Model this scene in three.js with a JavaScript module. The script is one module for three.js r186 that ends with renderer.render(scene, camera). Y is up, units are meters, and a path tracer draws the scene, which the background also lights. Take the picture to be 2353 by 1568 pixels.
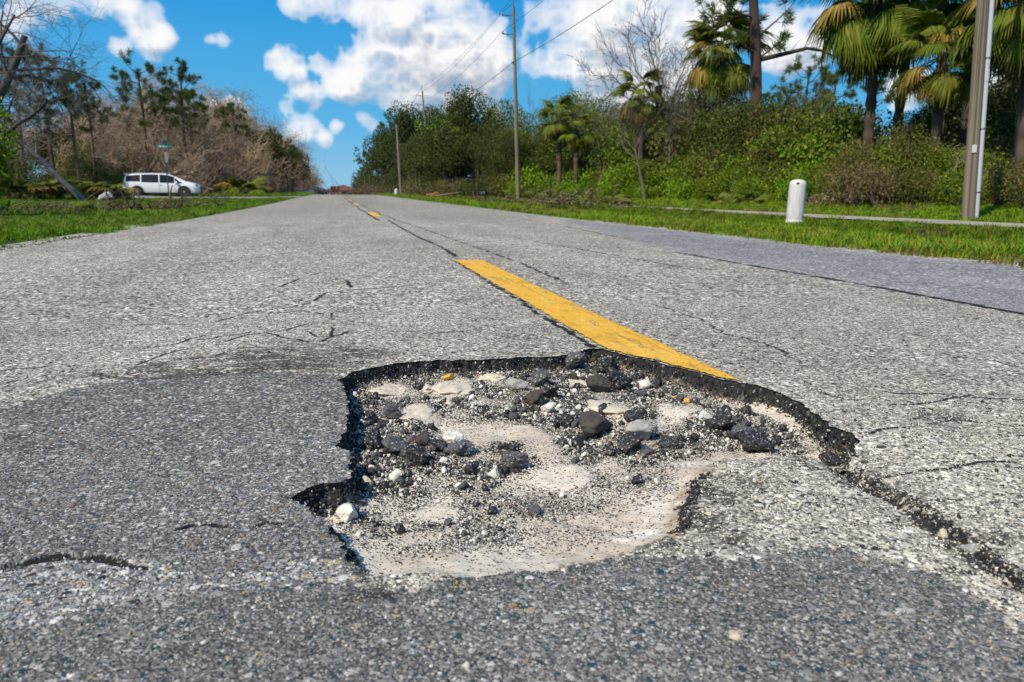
import * as THREE from 'three';
import { mergeGeometries, mergeVertices } from 'three/addons/utils/BufferGeometryUtils.js';
import { RoundedBoxGeometry } from 'three/addons/geometries/RoundedBoxGeometry.js';

// ---------- camera, sun, exposure ----------
const scene = new THREE.Scene();
const renderer = new THREE.WebGLRenderer({ antialias: true });
renderer.setSize(1024, 682);
renderer.toneMapping = THREE.LinearToneMapping;
renderer.toneMappingExposure = 1.0;
renderer.shadowMap.enabled = true;
const EYE = 0.4, YAW = 0.232848, PITCH = 0.195698, FPX = 1700;
const camera = new THREE.PerspectiveCamera(49.516, 1024 / 682, 0.05, 4000);
camera.rotation.order = 'YXZ';
camera.rotation.set(-PITCH, -YAW, 0);
camera.position.set(0, EYE, 0);
camera.focus = 1.45; camera.userData.fStop = 9;
const SUN = new THREE.Vector3(-0.56, 0.72, 0.41).normalize();
const sun = new THREE.DirectionalLight(new THREE.Color(1.0, 0.90, 0.75), 4.8);
sun.name = 'sun';
sun.position.copy(SUN).multiplyScalar(120); sun.target.position.set(0, 0, -30);
sun.position.add(sun.target.position);
sun.castShadow = true; sun.shadow.radius = 1; sun.shadow.mapSize.set(4096, 4096);
Object.assign(sun.shadow.camera, { left: -90, right: 90, top: 90, bottom: -90, near: 1, far: 400 });
scene.add(sun); scene.add(sun.target);

// ---------- numbers ----------
function rng(seed) { let a = seed >>> 0; return () => { a = (a + 0x6d2b79f5) | 0; let t = Math.imul(a ^ (a >>> 15), 1 | a); t = (t + Math.imul(t ^ (t >>> 7), 61 | t)) ^ t; return ((t ^ (t >>> 14)) >>> 0) / 4294967296; }; }
const hash2 = (x, y) => { let h = Math.imul(x, 374761393) ^ Math.imul(y, 668265263) ^ 0x27d4eb2d; h = Math.imul(h ^ (h >>> 13), 1274126177); h ^= h >>> 16; h = Math.imul(h, 0x85ebca6b); return ((h ^ (h >>> 15)) >>> 0) / 4294967296; };
const hash3 = (x, y, z) => hash2(x + Math.imul(z, 7919), y - Math.imul(z, 104729));
function vn2(x, y) { const i = Math.floor(x), j = Math.floor(y), u = x - i, v = y - j, s = u * u * (3 - 2 * u), t = v * v * (3 - 2 * v); const a = hash2(i, j), b = hash2(i + 1, j), c = hash2(i, j + 1), d = hash2(i + 1, j + 1); return a + (b - a) * s + (c - a) * t + (a - b - c + d) * s * t; }
function vn3(x, y, z) { const i = Math.floor(x), j = Math.floor(y), k = Math.floor(z), u = x - i, v = y - j, w = z - k, s = u * u * (3 - 2 * u), t = v * v * (3 - 2 * v), r = w * w * (3 - 2 * w); const L = (a, b, q) => a + (b - a) * q; return L(L(L(hash3(i, j, k), hash3(i + 1, j, k), s), L(hash3(i, j + 1, k), hash3(i + 1, j + 1, k), s), t), L(L(hash3(i, j, k + 1), hash3(i + 1, j, k + 1), s), L(hash3(i, j + 1, k + 1), hash3(i + 1, j + 1, k + 1), s), t), r); }
const fbm2 = (x, y, o = 4) => { let s = 0, a = 0.5, n = 0; for (let i = 0; i < o; i++) { s += a * vn2(x, y); n += a; a *= 0.5; x = x * 2.03 + 17.3; y = y * 2.03 - 9.1; } return s / n; };
const ss = (a, b, x) => { const t = Math.min(1, Math.max(0, (x - a) / (b - a))); return t * t * (3 - 2 * t); };
const lerp = (a, b, t) => a + (b - a) * t, clamp = (x, a = 0, b = 1) => Math.min(b, Math.max(a, x));
const V3 = (x, y, z) => new THREE.Vector3(x, y, z), C = (r, g, b) => new THREE.Color().setRGB(r, g, b);
// a direction of the photograph (its 2353 x 1568 view) in the world
function ray(vx, vy) { const a = (vx - 1176) / FPX, b = -(vy - 784) / FPX, cp = Math.cos(PITCH), sp = Math.sin(PITCH), y = b * cp - sp, c = -b * sp - cp; return [a * Math.cos(YAW) - c * Math.sin(YAW), y, a * Math.sin(YAW) + c * Math.cos(YAW)]; }
const onPlane = (vx, vy, y = 0) => { const r = ray(vx, vy), t = (y - EYE) / r[1]; return [r[0] * t, r[2] * t]; };
const onDepth = (vx, d) => { const r = ray(vx, 447); return [r[0] * d, r[2] * d]; };

// ---------- sky ----------
(function sky() {
  const W = 4096, H = 2048, data = new Float32Array(W * H * 4), rows0 = Math.floor(H * 0.49);
  const field = new Float32Array(W * H), relS = new Float32Array(W * H), relW = new Float32Array(W * H), rnd = rng(41);
  const puff = (d, rad, wt) => {
    const el = Math.asin(d.y), az = Math.atan2(d.z, d.x), span = rad * 1.05;
    const j0 = Math.floor(((el - span) / Math.PI + 0.5) * H), j1 = Math.ceil(((el + span) / Math.PI + 0.5) * H);
    for (let j = Math.max(rows0, j0); j <= Math.min(H - 1, j1); j++) {
      const e = ((j + 0.5) / H - 0.5) * Math.PI, half = Math.min(Math.PI, span / Math.max(0.05, Math.cos(e)));
      const i0 = Math.floor(((az - half) / (2 * Math.PI) + 0.5) * W), i1 = Math.ceil(((az + half) / (2 * Math.PI) + 0.5) * W);
      for (let i = i0; i <= i1; i++) {
        const a = ((i + 0.5) / W - 0.5) * 2 * Math.PI, dot = Math.cos(e) * Math.cos(a) * d.x + Math.sin(e) * d.y + Math.cos(e) * Math.sin(a) * d.z;
        const q = 2 * (1 - dot) / (rad * rad);
        if (q < 1) { const k = j * W + ((i % W) + W) % W, v = wt * Math.pow(1 - q, 1.15), u = (1 - q) * (1 - q); field[k] = field[k] + v - field[k] * v * 0.9; relS[k] += u * (e - el) / rad; relW[k] += u; }
      }
    }
  };
  const inFrame = (list, wt) => { for (let i = 0; i < list.length; i += 3) { const r = ray(list[i], list[i + 1]); puff(V3(...r).normalize(), list[i + 2] * 1.22 / 1733, wt); } };
  inFrame([880, 85, 72, 945, 48, 84, 1020, 55, 92, 1090, 90, 85, 960, 135, 110, 1060, 150, 100, 850, 160, 70, 800, 185, 50, 900, 200, 60, 1000, 200, 75, 1110, 150, 66, 772, 196, 28, 1120, 60, 42, 960, 232, 40, 900, 222, 36, 1060, 236, 42], 0.95);
  inFrame([1300, 60, 105, 1400, 50, 115, 1262, 30, 52, 1240, 142, 42, 1300, 140, 50, 1500, 40, 95, 1570, 60, 70, 1400, 185, 66, 1450, 190, 72, 1372, 212, 46, 1500, 175, 70, 1560, 215, 60, 1600, 130, 70, 1660, 60, 60, 1450, 110, 70], 0.9);
  inFrame([1825, 115, 58, 1862, 100, 48, 1800, 40, 55, 1782, 120, 40, 1900, 60, 60, 2300, 190, 40, 2080, 200, 40], 0.9);
  inFrame([690, -4, 42, 752, 8, 38, 660, 0, 26, 820, 18, 34, 860, 4, 30, 655, 148, 36, 737, 148, 24, 690, 166, 16, 668, 292, 36, 706, 296, 30, 776, 290, 17, 540, 266, 34, 490, 262, 28, 1130, 250, 36, 1030, 262, 40], 0.75);
  inFrame([690, 235, 40, 655, 245, 28, 722, 222, 28, 742, 318, 20, 850, 286, 26, 832, 270, 18, 690, 200, 24], 0.72);
  inFrame([330, 55, 42, 352, 92, 34, 372, 84, 26, 252, 6, 44, 196, 8, 38, 130, 0, 44, 290, 8, 24, 272, 102, 20, 505, 85, 20, 60, 20, 60, 480, 90, 12], 0.66);
  for (let n = 0; n < 46; n++) {                    // the same fair-weather cumulus all round
    const az = rnd() * Math.PI * 2, el = 0.06 + 0.75 * Math.pow(rnd(), 1.6), size = 0.03 + 0.055 * rnd();
    const d = V3(Math.cos(el) * Math.cos(az), Math.sin(el), Math.cos(el) * Math.sin(az));
    if (d.dot(V3(Math.sin(YAW), 0.12, -Math.cos(YAW)).normalize()) > 0.72) continue;
    for (let k = 0; k < 12; k++) puff(V3(d.x + (rnd() - 0.5) * size * 4, d.y + (rnd() - 0.4) * size * 1.3, d.z + (rnd() - 0.5) * size * 4).normalize(), size * (0.6 + 0.7 * rnd()), 0.9);
  }
  const dens = new Float32Array(W * H);
  for (let j = rows0; j < H; j++) {
    const e = ((j + 0.5) / H - 0.5) * Math.PI, ce = Math.cos(e), y = Math.sin(e);
    for (let i = 0; i < W; i++) {
      const k = j * W + i, f = field[k];
      if (f <= 0.002) continue;
      const a = ((i + 0.5) / W - 0.5) * 2 * Math.PI, x = ce * Math.cos(a), z = ce * Math.sin(a);
      let s = 0, w = 0.5, fr = 15, wn = 0;
      for (let o = 0; o < 7; o++) { const n = vn3(x * fr + 3.1 * o, y * fr * 1.2, z * fr - o); s += w * (o > 0 && o < 5 ? 1 - Math.abs(2 * n - 1) : n); wn += w; w *= 0.6; fr *= 2.05; }
      dens[k] = Math.max(0, Math.min(1, f) * 0.98 + (s / wn - 0.56) * 2.3 - 0.24);
    }
  }
  const at = (i, j) => dens[Math.min(H - 1, Math.max(0, j)) * W + ((i % W) + W) % W];
  for (let j = 0; j < H; j++) {
    const e = ((j + 0.5) / H - 0.5) * Math.PI, deg = Math.max(0, e * 180 / Math.PI);
    const t1 = ss(0, 6, deg), t2 = ss(3.5, 18, deg), t3 = ss(14, 70, deg);
    let r = lerp(0.29, 0.11, t1), g = lerp(0.56, 0.455, t1), b = lerp(0.78, 0.79, t1);
    r = lerp(r, 0.002, t2); g = lerp(g, 0.285, t2); b = lerp(b, 0.72, t2);
    r = lerp(r, 0.012, t3); g = lerp(g, 0.13, t3); b = lerp(b, 0.40, t3);
    for (let i = 0; i < W; i++) {
      const k = j * W + i, d = j >= rows0 ? dens[k] : 0;
      let R = r, G = g, B = b;
      if (d > 0) {
        const al = 0.35 * ss(0, 0.3, d) + 0.65 * ss(0, 1.05, d), rel = relW[k] > 0 ? relS[k] / relW[k] : 0;
        let relief = 0, over = 0; for (const q of [2, 5, 10, 18]) relief += (d - at(i - Math.round(q * 0.93), j + Math.round(q * 1.33))) * (q === 2 ? 0.3 : 0.55);
        for (const q of [5, 12, 20, 30, 42, 56, 72]) over += Math.min(0.9, at(i - Math.round(q * 0.46), j + Math.round(q * 1.33)));
        const low = ss(0, 9, deg), lit = clamp(1.0 - 0.62 * ss(0.6, 4.6, over) * ss(0.1, 0.7, d) + relief * 0.75 - 0.04 * vn3(i * 0.02, j * 0.02, 3));
        const cr = lerp(0.40, 0.97, lit), cg = lerp(0.45, 0.965, lit), cb = lerp(0.54, 0.97, lit);
        R = lerp(R, lerp(cr * 0.93 + 0.03, cr, low), al); G = lerp(G, lerp(cg * 0.93 + 0.05, cg, low), al); B = lerp(B, cb, al);
      }
      data[k * 4] = R; data[k * 4 + 1] = G; data[k * 4 + 2] = B; data[k * 4 + 3] = 1;
    }
  }
  const tex = new THREE.DataTexture(data, W, H, THREE.RGBAFormat, THREE.FloatType);
  tex.mapping = THREE.EquirectangularReflectionMapping; tex.magFilter = THREE.LinearFilter; tex.needsUpdate = true;
  scene.background = tex; scene.environment = tex;
})();

// ---------- names, labels ----------
const taken = new Map();
function numbered(n) { const k = taken.get(n) ?? 0; taken.set(n, k + 1); return k ? n + '_' + String(k).padStart(3, '0') : n; }
function tag(o, label, category, group, kind) { if (label) o.userData.label = label; if (category) o.userData.category = category; if (group) o.userData.group = group; if (kind) o.userData.kind = kind; return o; }
function mesh(name, geo, mat, parent = scene) { const m = new THREE.Mesh(geo, mat); m.name = parent === scene ? numbered(name) : name; m.castShadow = m.receiveShadow = true; parent.add(m); return m; }
function group(name, x = 0, y = 0, z = 0, turn = 0) { const g = new THREE.Group(); g.name = numbered(name); g.position.set(x, y, z); g.rotation.y = turn; scene.add(g); return g; }
function copyOf(o) { const c = o.clone(); c.userData = { ...o.userData }; c.name = numbered(o.name.replace(/_\d{3}$/, '')); scene.add(c); return c; }
const std = (o) => new THREE.MeshStandardMaterial({ roughness: 0.9, ...o });
function tex8(data, w, h, srgb, rep = true) { const t = new THREE.DataTexture(data, w, h, THREE.RGBAFormat); t.magFilter = THREE.LinearFilter; t.minFilter = THREE.LinearMipmapLinearFilter; if (rep) t.wrapS = t.wrapT = THREE.RepeatWrapping; if (srgb) t.colorSpace = THREE.SRGBColorSpace; t.needsUpdate = true; return t; }
const toS = (() => { const t = new Uint8Array(4097); for (let i = 0; i <= 4096; i++) { const x = i / 4096; t[i] = Math.round(255 * (x <= 0.0031308 ? 12.92 * x : 1.055 * Math.pow(x, 1 / 2.4) - 0.055)); } return (x) => t[x <= 0 ? 0 : x >= 1 ? 4096 : (x * 4096) | 0]; })();

// geometry collector
class GB {
  constructor() { this.p = []; this.n = []; this.c = []; this.i = []; this.k = 0; }
  v(x, y, z, nx, ny, nz, c) { this.p.push(x, y, z); this.n.push(nx, ny, nz); this.c.push(c[0], c[1], c[2]); return this.k++; }
  tube(pts, rad, sides, col, cap) {
    const T = V3(), U = V3(), W = V3(); let prev = null, ring0 = 0;
    for (let a = 0; a < pts.length; a++) {
      T.subVectors(pts[Math.min(a + 1, pts.length - 1)], pts[Math.max(a - 1, 0)]).normalize();
      if (!prev) U.set(0.31, 0.2, 0.93).cross(T); else U.copy(prev).addScaledVector(T, -prev.dot(T));
      if (U.lengthSq() < 1e-6) U.set(1, 0, 0); U.normalize(); prev = U.clone(); W.crossVectors(T, U);
      const start = this.k, c = typeof col === 'function' ? col(a / (pts.length - 1)) : col;
      for (let s = 0; s < sides; s++) { const q = s / sides * 2 * Math.PI, cx = Math.cos(q), sx = Math.sin(q), nx = U.x * cx + W.x * sx, ny = U.y * cx + W.y * sx, nz = U.z * cx + W.z * sx; this.v(pts[a].x + nx * rad[a], pts[a].y + ny * rad[a], pts[a].z + nz * rad[a], nx, ny, nz, c); }
      if (a) for (let s = 0; s < sides; s++) { const s1 = (s + 1) % sides; this.i.push(ring0 + s, ring0 + s1, start + s, ring0 + s1, start + s1, start + s); }
      ring0 = start;
      if (cap && a === pts.length - 1) { const m = this.v(pts[a].x, pts[a].y, pts[a].z, T.x, T.y, T.z, c); for (let s = 0; s < sides; s++) this.i.push(ring0 + s, ring0 + (s + 1) % sides, m); }
    }
  }
  leaf(p, d, u, len, wid, c) {       // a folded four-point leaf
    const sx = d.y * u.z - d.z * u.y, sy = d.z * u.x - d.x * u.z, sz = d.x * u.y - d.y * u.x, w = wid / 2, f = wid * 0.16;
    const a = this.v(p.x, p.y, p.z, u.x, u.y, u.z, c), b = this.v(p.x + d.x * len, p.y + d.y * len, p.z + d.z * len, u.x, u.y, u.z, c);
    const mx = p.x + d.x * len * 0.45, my = p.y + d.y * len * 0.45, mz = p.z + d.z * len * 0.45;
    const l = this.v(mx + sx * w + u.x * f, my + sy * w + u.y * f, mz + sz * w + u.z * f, u.x - sx * 0.4, u.y - sy * 0.4, u.z - sz * 0.4, c), r = this.v(mx - sx * w + u.x * f, my - sy * w + u.y * f, mz - sz * w + u.z * f, u.x + sx * 0.4, u.y + sy * 0.4, u.z + sz * 0.4, c);
    this.i.push(a, l, b, a, b, r);
  }
  flat() { const g = this.build().toNonIndexed(); g.computeVertexNormals(); return g; }
  build() {
    const g = new THREE.BufferGeometry();
    g.setAttribute('position', new THREE.BufferAttribute(new Float32Array(this.p), 3)); g.setAttribute('normal', new THREE.BufferAttribute(new Float32Array(this.n), 3)); g.setAttribute('color', new THREE.BufferAttribute(new Float32Array(this.c), 3)); g.setIndex(this.i);
    return g;
  }
}
const join = (list) => mergeGeometries(list.map((g) => (g.index ? g.toNonIndexed() : g)));
// ---------- lie of the land ----------
const crest = (z) => { const s = -z; return 0.37 * ss(8, 88, s) - 0.12 * ss(96, 230, s); };
const edgeL = (z) => -2.32 + 0.0028 * clamp(-z, 0, 60), edgeR = (z) => 3.55 + 0.026 * clamp(-z, 0, 24);
function landY(x, z) {
  const r = crest(z), L = edgeL(z), R = edgeR(z);
  if (x > R) { const d = x - R; return r - 0.015 - 0.15 * ss(0.2, 3.2, d) + 0.34 * ss(9, 17, d) + 0.3 * ss(20, 40, d); }
  if (x < L) { const d = L - x; return r - 0.02 - 0.05 * ss(0.2, 3, d) + 0.02 * Math.max(0, d - 7) * ss(7, 12, d) * ss(60, 30, d); }
  return r - 0.1;
}

// ---------- the pothole's outline (clockwise, with the depth of the break) ----------
const RIM = [[787, 864, 48], [850, 846, 47], [930, 833, 47], [1020, 828, 47], [1120, 826, 47], [1200, 821, 47], [1290, 816, 47], [1340, 804, 47], [1380, 801, 47], [1440, 816, 51], [1540, 841, 51], [1640, 868, 51], [1700, 880, 52], [1760, 893, 53], [1830, 921, 53], [1880, 955, 52], [1905, 976, 51], [1950, 991, 49], [1972, 1006, 36], [1963, 1030, 28], [1930, 1052, 20], [1890, 1048, 14], [1840, 1043, 13], [1780, 1043, 13], [1720, 1048, 13], [1660, 1054, 13], [1622, 1082, 22], [1604, 1112, 22], [1594, 1160, 22], [1568, 1205, 22], [1510, 1240, 13], [1430, 1265, 13], [1300, 1298, 13], [1180, 1318, 13], [1050, 1323, 13], [950, 1322, 13], [880, 1322, 13], [838, 1314, 16], [800, 1277, 24], [768, 1232, 30], [750, 1197, 35], [718, 1172, 36], [684, 1146, 34], [690, 1132, 34], [738, 1116, 45], [794, 1102, 47], [802, 1075, 47], [803, 1045, 47], [772, 1027, 47], [796, 992, 47], [799, 935, 47], [786, 892, 47]];
const rim = [];
(() => {
  const P = RIM.map(([x, y, d]) => [...onPlane(x, y), d / 1000]), n = P.length, raw = [];
  const cr = (a, b, c, d, t) => 0.5 * (2 * b + (c - a) * t + (2 * a - 5 * b + 4 * c - d) * t * t + (3 * b - a - 3 * c + d) * t * t * t);
  for (let i = 0; i < n; i++) {
    const a = P[(i + n - 1) % n], b = P[i], c = P[(i + 1) % n], d = P[(i + 2) % n], m = Math.max(2, Math.round(Math.hypot(c[0] - b[0], c[1] - b[1]) / 0.0028));
    for (let k = 0; k < m; k++) raw.push([0, 1].map((q) => cr(a[q], b[q], c[q], d[q], k / m)).concat(lerp(b[2], c[2], k / m)));
  }
  raw.forEach((p, i) => {
    const a = raw[(i + raw.length - 2) % raw.length], b = raw[(i + 2) % raw.length], tx = b[0] - a[0], tz = b[1] - a[1], l = Math.hypot(tx, tz) || 1;
    const q = (vn2(p[0] * 38, p[1] * 38 + 5) - 0.5) * 0.013 + (vn2(p[0] * 120 + 3, p[1] * 120) - 0.5) * 0.009 + (vn2(p[0] * 300, p[1] * 300 + 9) - 0.5) * 0.004;
    rim.push({ x: p[0] + tz / l * q, z: p[1] - tx / l * q, d: p[2], nx: tz / l, nz: -tx / l });   // n points out of the hole or into it, fixed below
  });
  let area = 0; rim.forEach((p, i) => { const b = rim[(i + 1) % rim.length]; area += p.x * b.z - b.x * p.z; });
  if (area < 0) rim.forEach((p) => { p.nx = -p.nx; p.nz = -p.nz; });               // now outward
})();
const rowCache = new Map();
function crossings(z) {
  const key = Math.round(z * 1e5); let r = rowCache.get(key);
  if (!r) { r = []; for (let i = 0, j = rim.length - 1; i < rim.length; j = i++) { const a = rim[i], b = rim[j]; if ((a.z > z) !== (b.z > z)) r.push(a.x + (z - a.z) / (b.z - a.z) * (b.x - a.x)); } r.sort((a, b) => a - b); rowCache.set(key, r); }
  return r;
}
const inHole = (x, z) => { let n = 0; for (const c of crossings(z)) if (c < x) n++; return n % 2 === 1; };
const bucket = new Map(), bk = (i, j) => i * 4099 + j;
rim.forEach((p, i) => { const k = bk(Math.floor(p.x / 0.012), Math.floor(p.z / 0.012)); bucket.has(k) ? bucket.get(k).push(i) : bucket.set(k, [i]); });
function nearRim(x, z) { let best = 9, at = -1; const i0 = Math.floor(x / 0.012), j0 = Math.floor(z / 0.012); for (let i = i0 - 1; i <= i0 + 1; i++) for (let j = j0 - 1; j <= j0 + 1; j++) for (const q of bucket.get(bk(i, j)) ?? []) { const d = Math.hypot(rim[q].x - x, rim[q].z - z); if (d < best) { best = d; at = q; } } return [best, at]; }
function farRim(x, z) { let best = 9, at = 0; for (let q = 0; q < rim.length; q += 3) { const dx = rim[q].x - x, dz = rim[q].z - z, d = dx * dx + dz * dz; if (d < best) { best = d; at = q; } } return [Math.sqrt(best), at]; }

// lines of the photograph on the road
const road2 = (list) => { const o = []; for (let i = 0; i < list.length; i += 2) o.push(onPlane(list[i], list[i + 1])); return o; };
function toLine(L, x, z) {   // distance, side (+ towards the camera for a line drawn left to right), share along it
  let best = 9, side = 0, at = 0;
  for (let i = 0; i + 1 < L.length; i++) { const [ax, az] = L[i], [bx, bz] = L[i + 1], dx = bx - ax, dz = bz - az, t = clamp(((x - ax) * dx + (z - az) * dz) / (dx * dx + dz * dz)), d = Math.hypot(x - ax - dx * t, z - az - dz * t); if (d < best) { best = d; side = dx * (z - az) - dz * (x - ax); at = (i + t) / (L.length - 1); } }
  return [best, side, at];
}
const STEP = road2([-260, 1372, -120, 1334, 0, 1304, 45, 1288, 100, 1279, 190, 1271, 250, 1281, 312, 1298, 340, 1306]);
const SHORT = [road2([408, 1217, 440, 1206, 480, 1204, 522, 1211]), road2([588, 1208, 615, 1199, 648, 1204]), road2([642, 1136, 664, 1142, 690, 1140])];
const FURROW = road2([1925, 1050, 1958, 1082, 2010, 1112, 2080, 1152, 2118, 1176, 2150, 1203, 2210, 1242, 2280, 1290, 2353, 1332, 2460, 1392]);
const PATCHTOP = road2([-200, 985, 0, 945, 60, 925, 160, 895, 290, 872, 420, 862, 600, 859, 792, 864]);
const DIP = rim.filter((p, i) => i % 6 === 0 && p.d < 0.023);
function roadY(x, z) {
  if (z < -6) return crest(z);
  let h = crest(z) + ((fbm2(x * 4.1, z * 4.1, 3) - 0.5) * 0.006 + (vn2(x * 21, z * 21) - 0.5) * 0.0016) * ss(-2.55, -2.3, z) * ss(1.45, 1.2, x) * ss(-0.7, -0.5, x) * ss(-0.35, -0.42, z);
  if (z < -2.55 || x < -0.75 || x > 1.5) return h;
  const j = (vn2(x * 60, z * 60) - 0.5) * 0.006, wob = (vn2(x * 190, z * 190) - 0.5) * 0.004;
  let [d, s, t] = toLine(STEP, x, z + j);
  const fade = ss(1, 0.72, t) * ss(-0.75, -0.6, x);
  if (s > 0 && d < 0.35) h -= 0.005 * fade * ss(0, 0.003, d) * Math.exp(-d / 0.11);
  h -= 0.009 * fade * Math.exp(-(d * d) / 7e-6);
  for (const L of SHORT) { [d] = toLine(L, x, z + j); if (d < 0.03) h -= 0.009 * Math.exp(-(d * d) / 5e-6) * ss(0.3, 0.5, vn2(x * 70, 3)); }
  [d, s, t] = toLine(FURROW, x + wob * 2, z + j * 2);
  if (d < 0.12) { const w = lerp(0.017, 0.007, ss(0, 0.7, t)) * (0.7 + 0.7 * vn2(x * 45, z * 45)); h -= lerp(0.015, 0.010, t) * Math.exp(-Math.pow(d / w, 2.4)) + 0.004 * Math.exp(-d / 0.05); }
  [d, s] = toLine(PATCHTOP, x, z + j);
  if (d < 0.2 && x < 0.02) h += s > 0 ? 0.004 * ss(0, 0.008, d) * Math.exp(-d / 0.3) : -0.004 * Math.exp(-((d / 0.045) ** 2));
  if (x > 0.2) { let m = 9, dd = 0; for (const p of DIP) { const q = Math.hypot(p.x - x, p.z - z); if (q < m) { m = q; dd = p.d; } } if (m < 0.3) h -= lerp(0.003, 0.013, ss(0.013, 0.022, dd)) * Math.exp(-Math.pow(m / 0.05, 1.3)); }
  return h;
}

// ---------- what the road is made of ----------
const inside = (P, x, z) => { let c = false; for (let i = 0, j = P.length - 1; i < P.length; j = i++) if ((P[i][1] > z) !== (P[j][1] > z) && x < (P[j][0] - P[i][0]) * (z - P[i][1]) / (P[j][1] - P[i][1]) + P[i][0]) c = !c; return c; };
const PATCH = road2([-500, 1060, 0, 945, 60, 925, 160, 895, 290, 872, 420, 862, 600, 860, 800, 866, 830, 1000, 830, 1100, 800, 1200, 860, 1330, 850, 1348, 760, 1345, 500, 1360, 300, 1385, 0, 1440, -500, 1560]);
const WORN = road2([-500, 1420, 0, 1302, 110, 1277, 200, 1270, 312, 1297, 470, 1322, 600, 1322, 700, 1290, 790, 1300, 850, 1345, 760, 1345, 500, 1360, 300, 1385, 0, 1440, -500, 1560]);
const FRONT = road2([-500, 1560, 0, 1440, 300, 1385, 500, 1358, 760, 1345, 850, 1350, 1080, 1325, 1250, 1310, 1450, 1274, 1700, 1287, 1900, 1262, 2050, 1280, 2200, 1345, 2353, 1450, 2700, 1640, 2700, 2300, -500, 2300]);
const STRIP = road2([1280, 504, 1500, 525, 1860, 566, 2353, 614, 2900, 668, 2900, 800, 2353, 722, 1960, 650, 1700, 606, 1555, 580, 1420, 545]);
const LANE = (z) => [0.662 - 0.0102 * z, 0.828 - 0.0108 * z];
function zoneOf(x, z) {
  const q = Math.min(1, 0.3 - z * 0.22), px = x + (vn2(x * 17, z * 17) - 0.5) * 0.05 * q + (vn2(x * 61, z * 61) - 0.5) * 0.04 * q + (vn2(x * 210, z * 210) - 0.5) * 0.03 * q, pz = z + (vn2(x * 17 + 40, z * 17) - 0.5) * 0.05 * q + (vn2(x * 61, z * 61 + 30) - 0.5) * 0.04 * q + (vn2(x * 210, z * 210 + 30) - 0.5) * 0.03 * q;
  if (z > -2 && x < 1.6) { if (inside(WORN, px, pz)) return 2; if (inside(FRONT, px, pz)) return 3; if (inside(PATCH, px, z + (pz - z) * 0.35)) return 1; }
  else if (x > 1.5 && inside(STRIP, px + (px - x) * 3, pz + (pz - z))) return 4;
  return 0;
}
// [binder, [stone, share] ...] as real albedo
const MIX = [
  [[0.15, 0.137, 0.113], [[0.72, 0.685, 0.60], 0.22], [[0.56, 0.51, 0.41], 0.24], [[0.40, 0.375, 0.32], 0.3], [[0.23, 0.215, 0.18], 0.14], [[0.045, 0.044, 0.042], 0.10]],
  [[0.068, 0.066, 0.062], [[0.46, 0.445, 0.41], 0.12], [[0.27, 0.262, 0.248], 0.35], [[0.16, 0.156, 0.148], 0.33], [[0.52, 0.50, 0.45], 0.04], [[0.065, 0.075, 0.088], 0.09], [[0.22, 0.16, 0.09], 0.05]],
  [[0.12, 0.116, 0.108], [[0.60, 0.585, 0.545], 0.18], [[0.38, 0.375, 0.36], 0.28], [[0.23, 0.235, 0.24], 0.28], [[0.13, 0.14, 0.15], 0.12], [[0.46, 0.37, 0.22], 0.09], [[0.04, 0.04, 0.045], 0.06]],
  [[0.082, 0.080, 0.075], [[0.42, 0.405, 0.375], 0.15], [[0.235, 0.228, 0.212], 0.40], [[0.15, 0.147, 0.139], 0.32], [[0.022, 0.06, 0.075], 0.075], [[0.36, 0.29, 0.19], 0.035], [[0.58, 0.56, 0.51], 0.02], [[0.03, 0.03, 0.033], 0.06]],
  [[0.15, 0.148, 0.148], [[0.54, 0.53, 0.52], 0.18], [[0.33, 0.322, 0.318], 0.5], [[0.16, 0.158, 0.158], 0.32]],
];
const STAINS_AND_SHADE = [[640, 826, 230, 26, 1.1], [380, 855, 170, 16, 1.0], [520, 842, 260, 20, 1.05], [760, 838, 60, 20, 0.6], [560, 845, 190, 16, 0.8], [700, 795, 110, 16, 0.4], [2170, 962, 60, 22, 0.8], [2100, 1190, 60, 36, 0.5], [2060, 1120, 60, 30, 0.55], [2300, 1235, 60, 26, 0.75], [2220, 1300, 60, 20, 0.7], [1980, 1085, 60, 40, 0.5], [1612, 1180, 40, 76, 1.9], [1640, 1120, 46, 40, 1.3], [1690, 1100, 60, 24, 0.5], [1060, 1345, 260, 16, 0.7], [860, 1300, 40, 40, 0.6], [1540, 1250, 70, 26, 0.6], [1740, 1180, 50, 30, 0.35], [1880, 1060, 60, 26, 0.5], [1340, 1290, 110, 18, 0.5], [1050, 1330, 200, 10, 0.5], [1700, 860, 60, 10, 0.2], [1280, 1310, 140, 12, 0.4], [2340, 860, 40, 12, 0.5], [1960, 940, 40, 12, 0.3]].map(([x, y, rx, ry, w]) => { const [cx, cz] = onPlane(x, y), [ex] = onPlane(x + rx, y), [, ez] = onPlane(x, y + ry); return [cx, cz, ex - cx, ez - cz, w]; });  // tar stains; those at the right rim also paint in the hollow's shade
function stainAndShade(x, z) { let s = 0; for (const [cx, cz, rx, rz, w] of STAINS_AND_SHADE) { const q = ((x - cx) / rx) ** 2 + ((z - cz) / rz) ** 2; if (q < 2.2) s = Math.max(s, w * ss(2.2, 0.1, q)); } return s > 0 ? clamp(s * (0.22 + 1.1 * ss(0.36, 0.62, fbm2(x * 38, z * 64, 4)))) : 0; }
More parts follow.
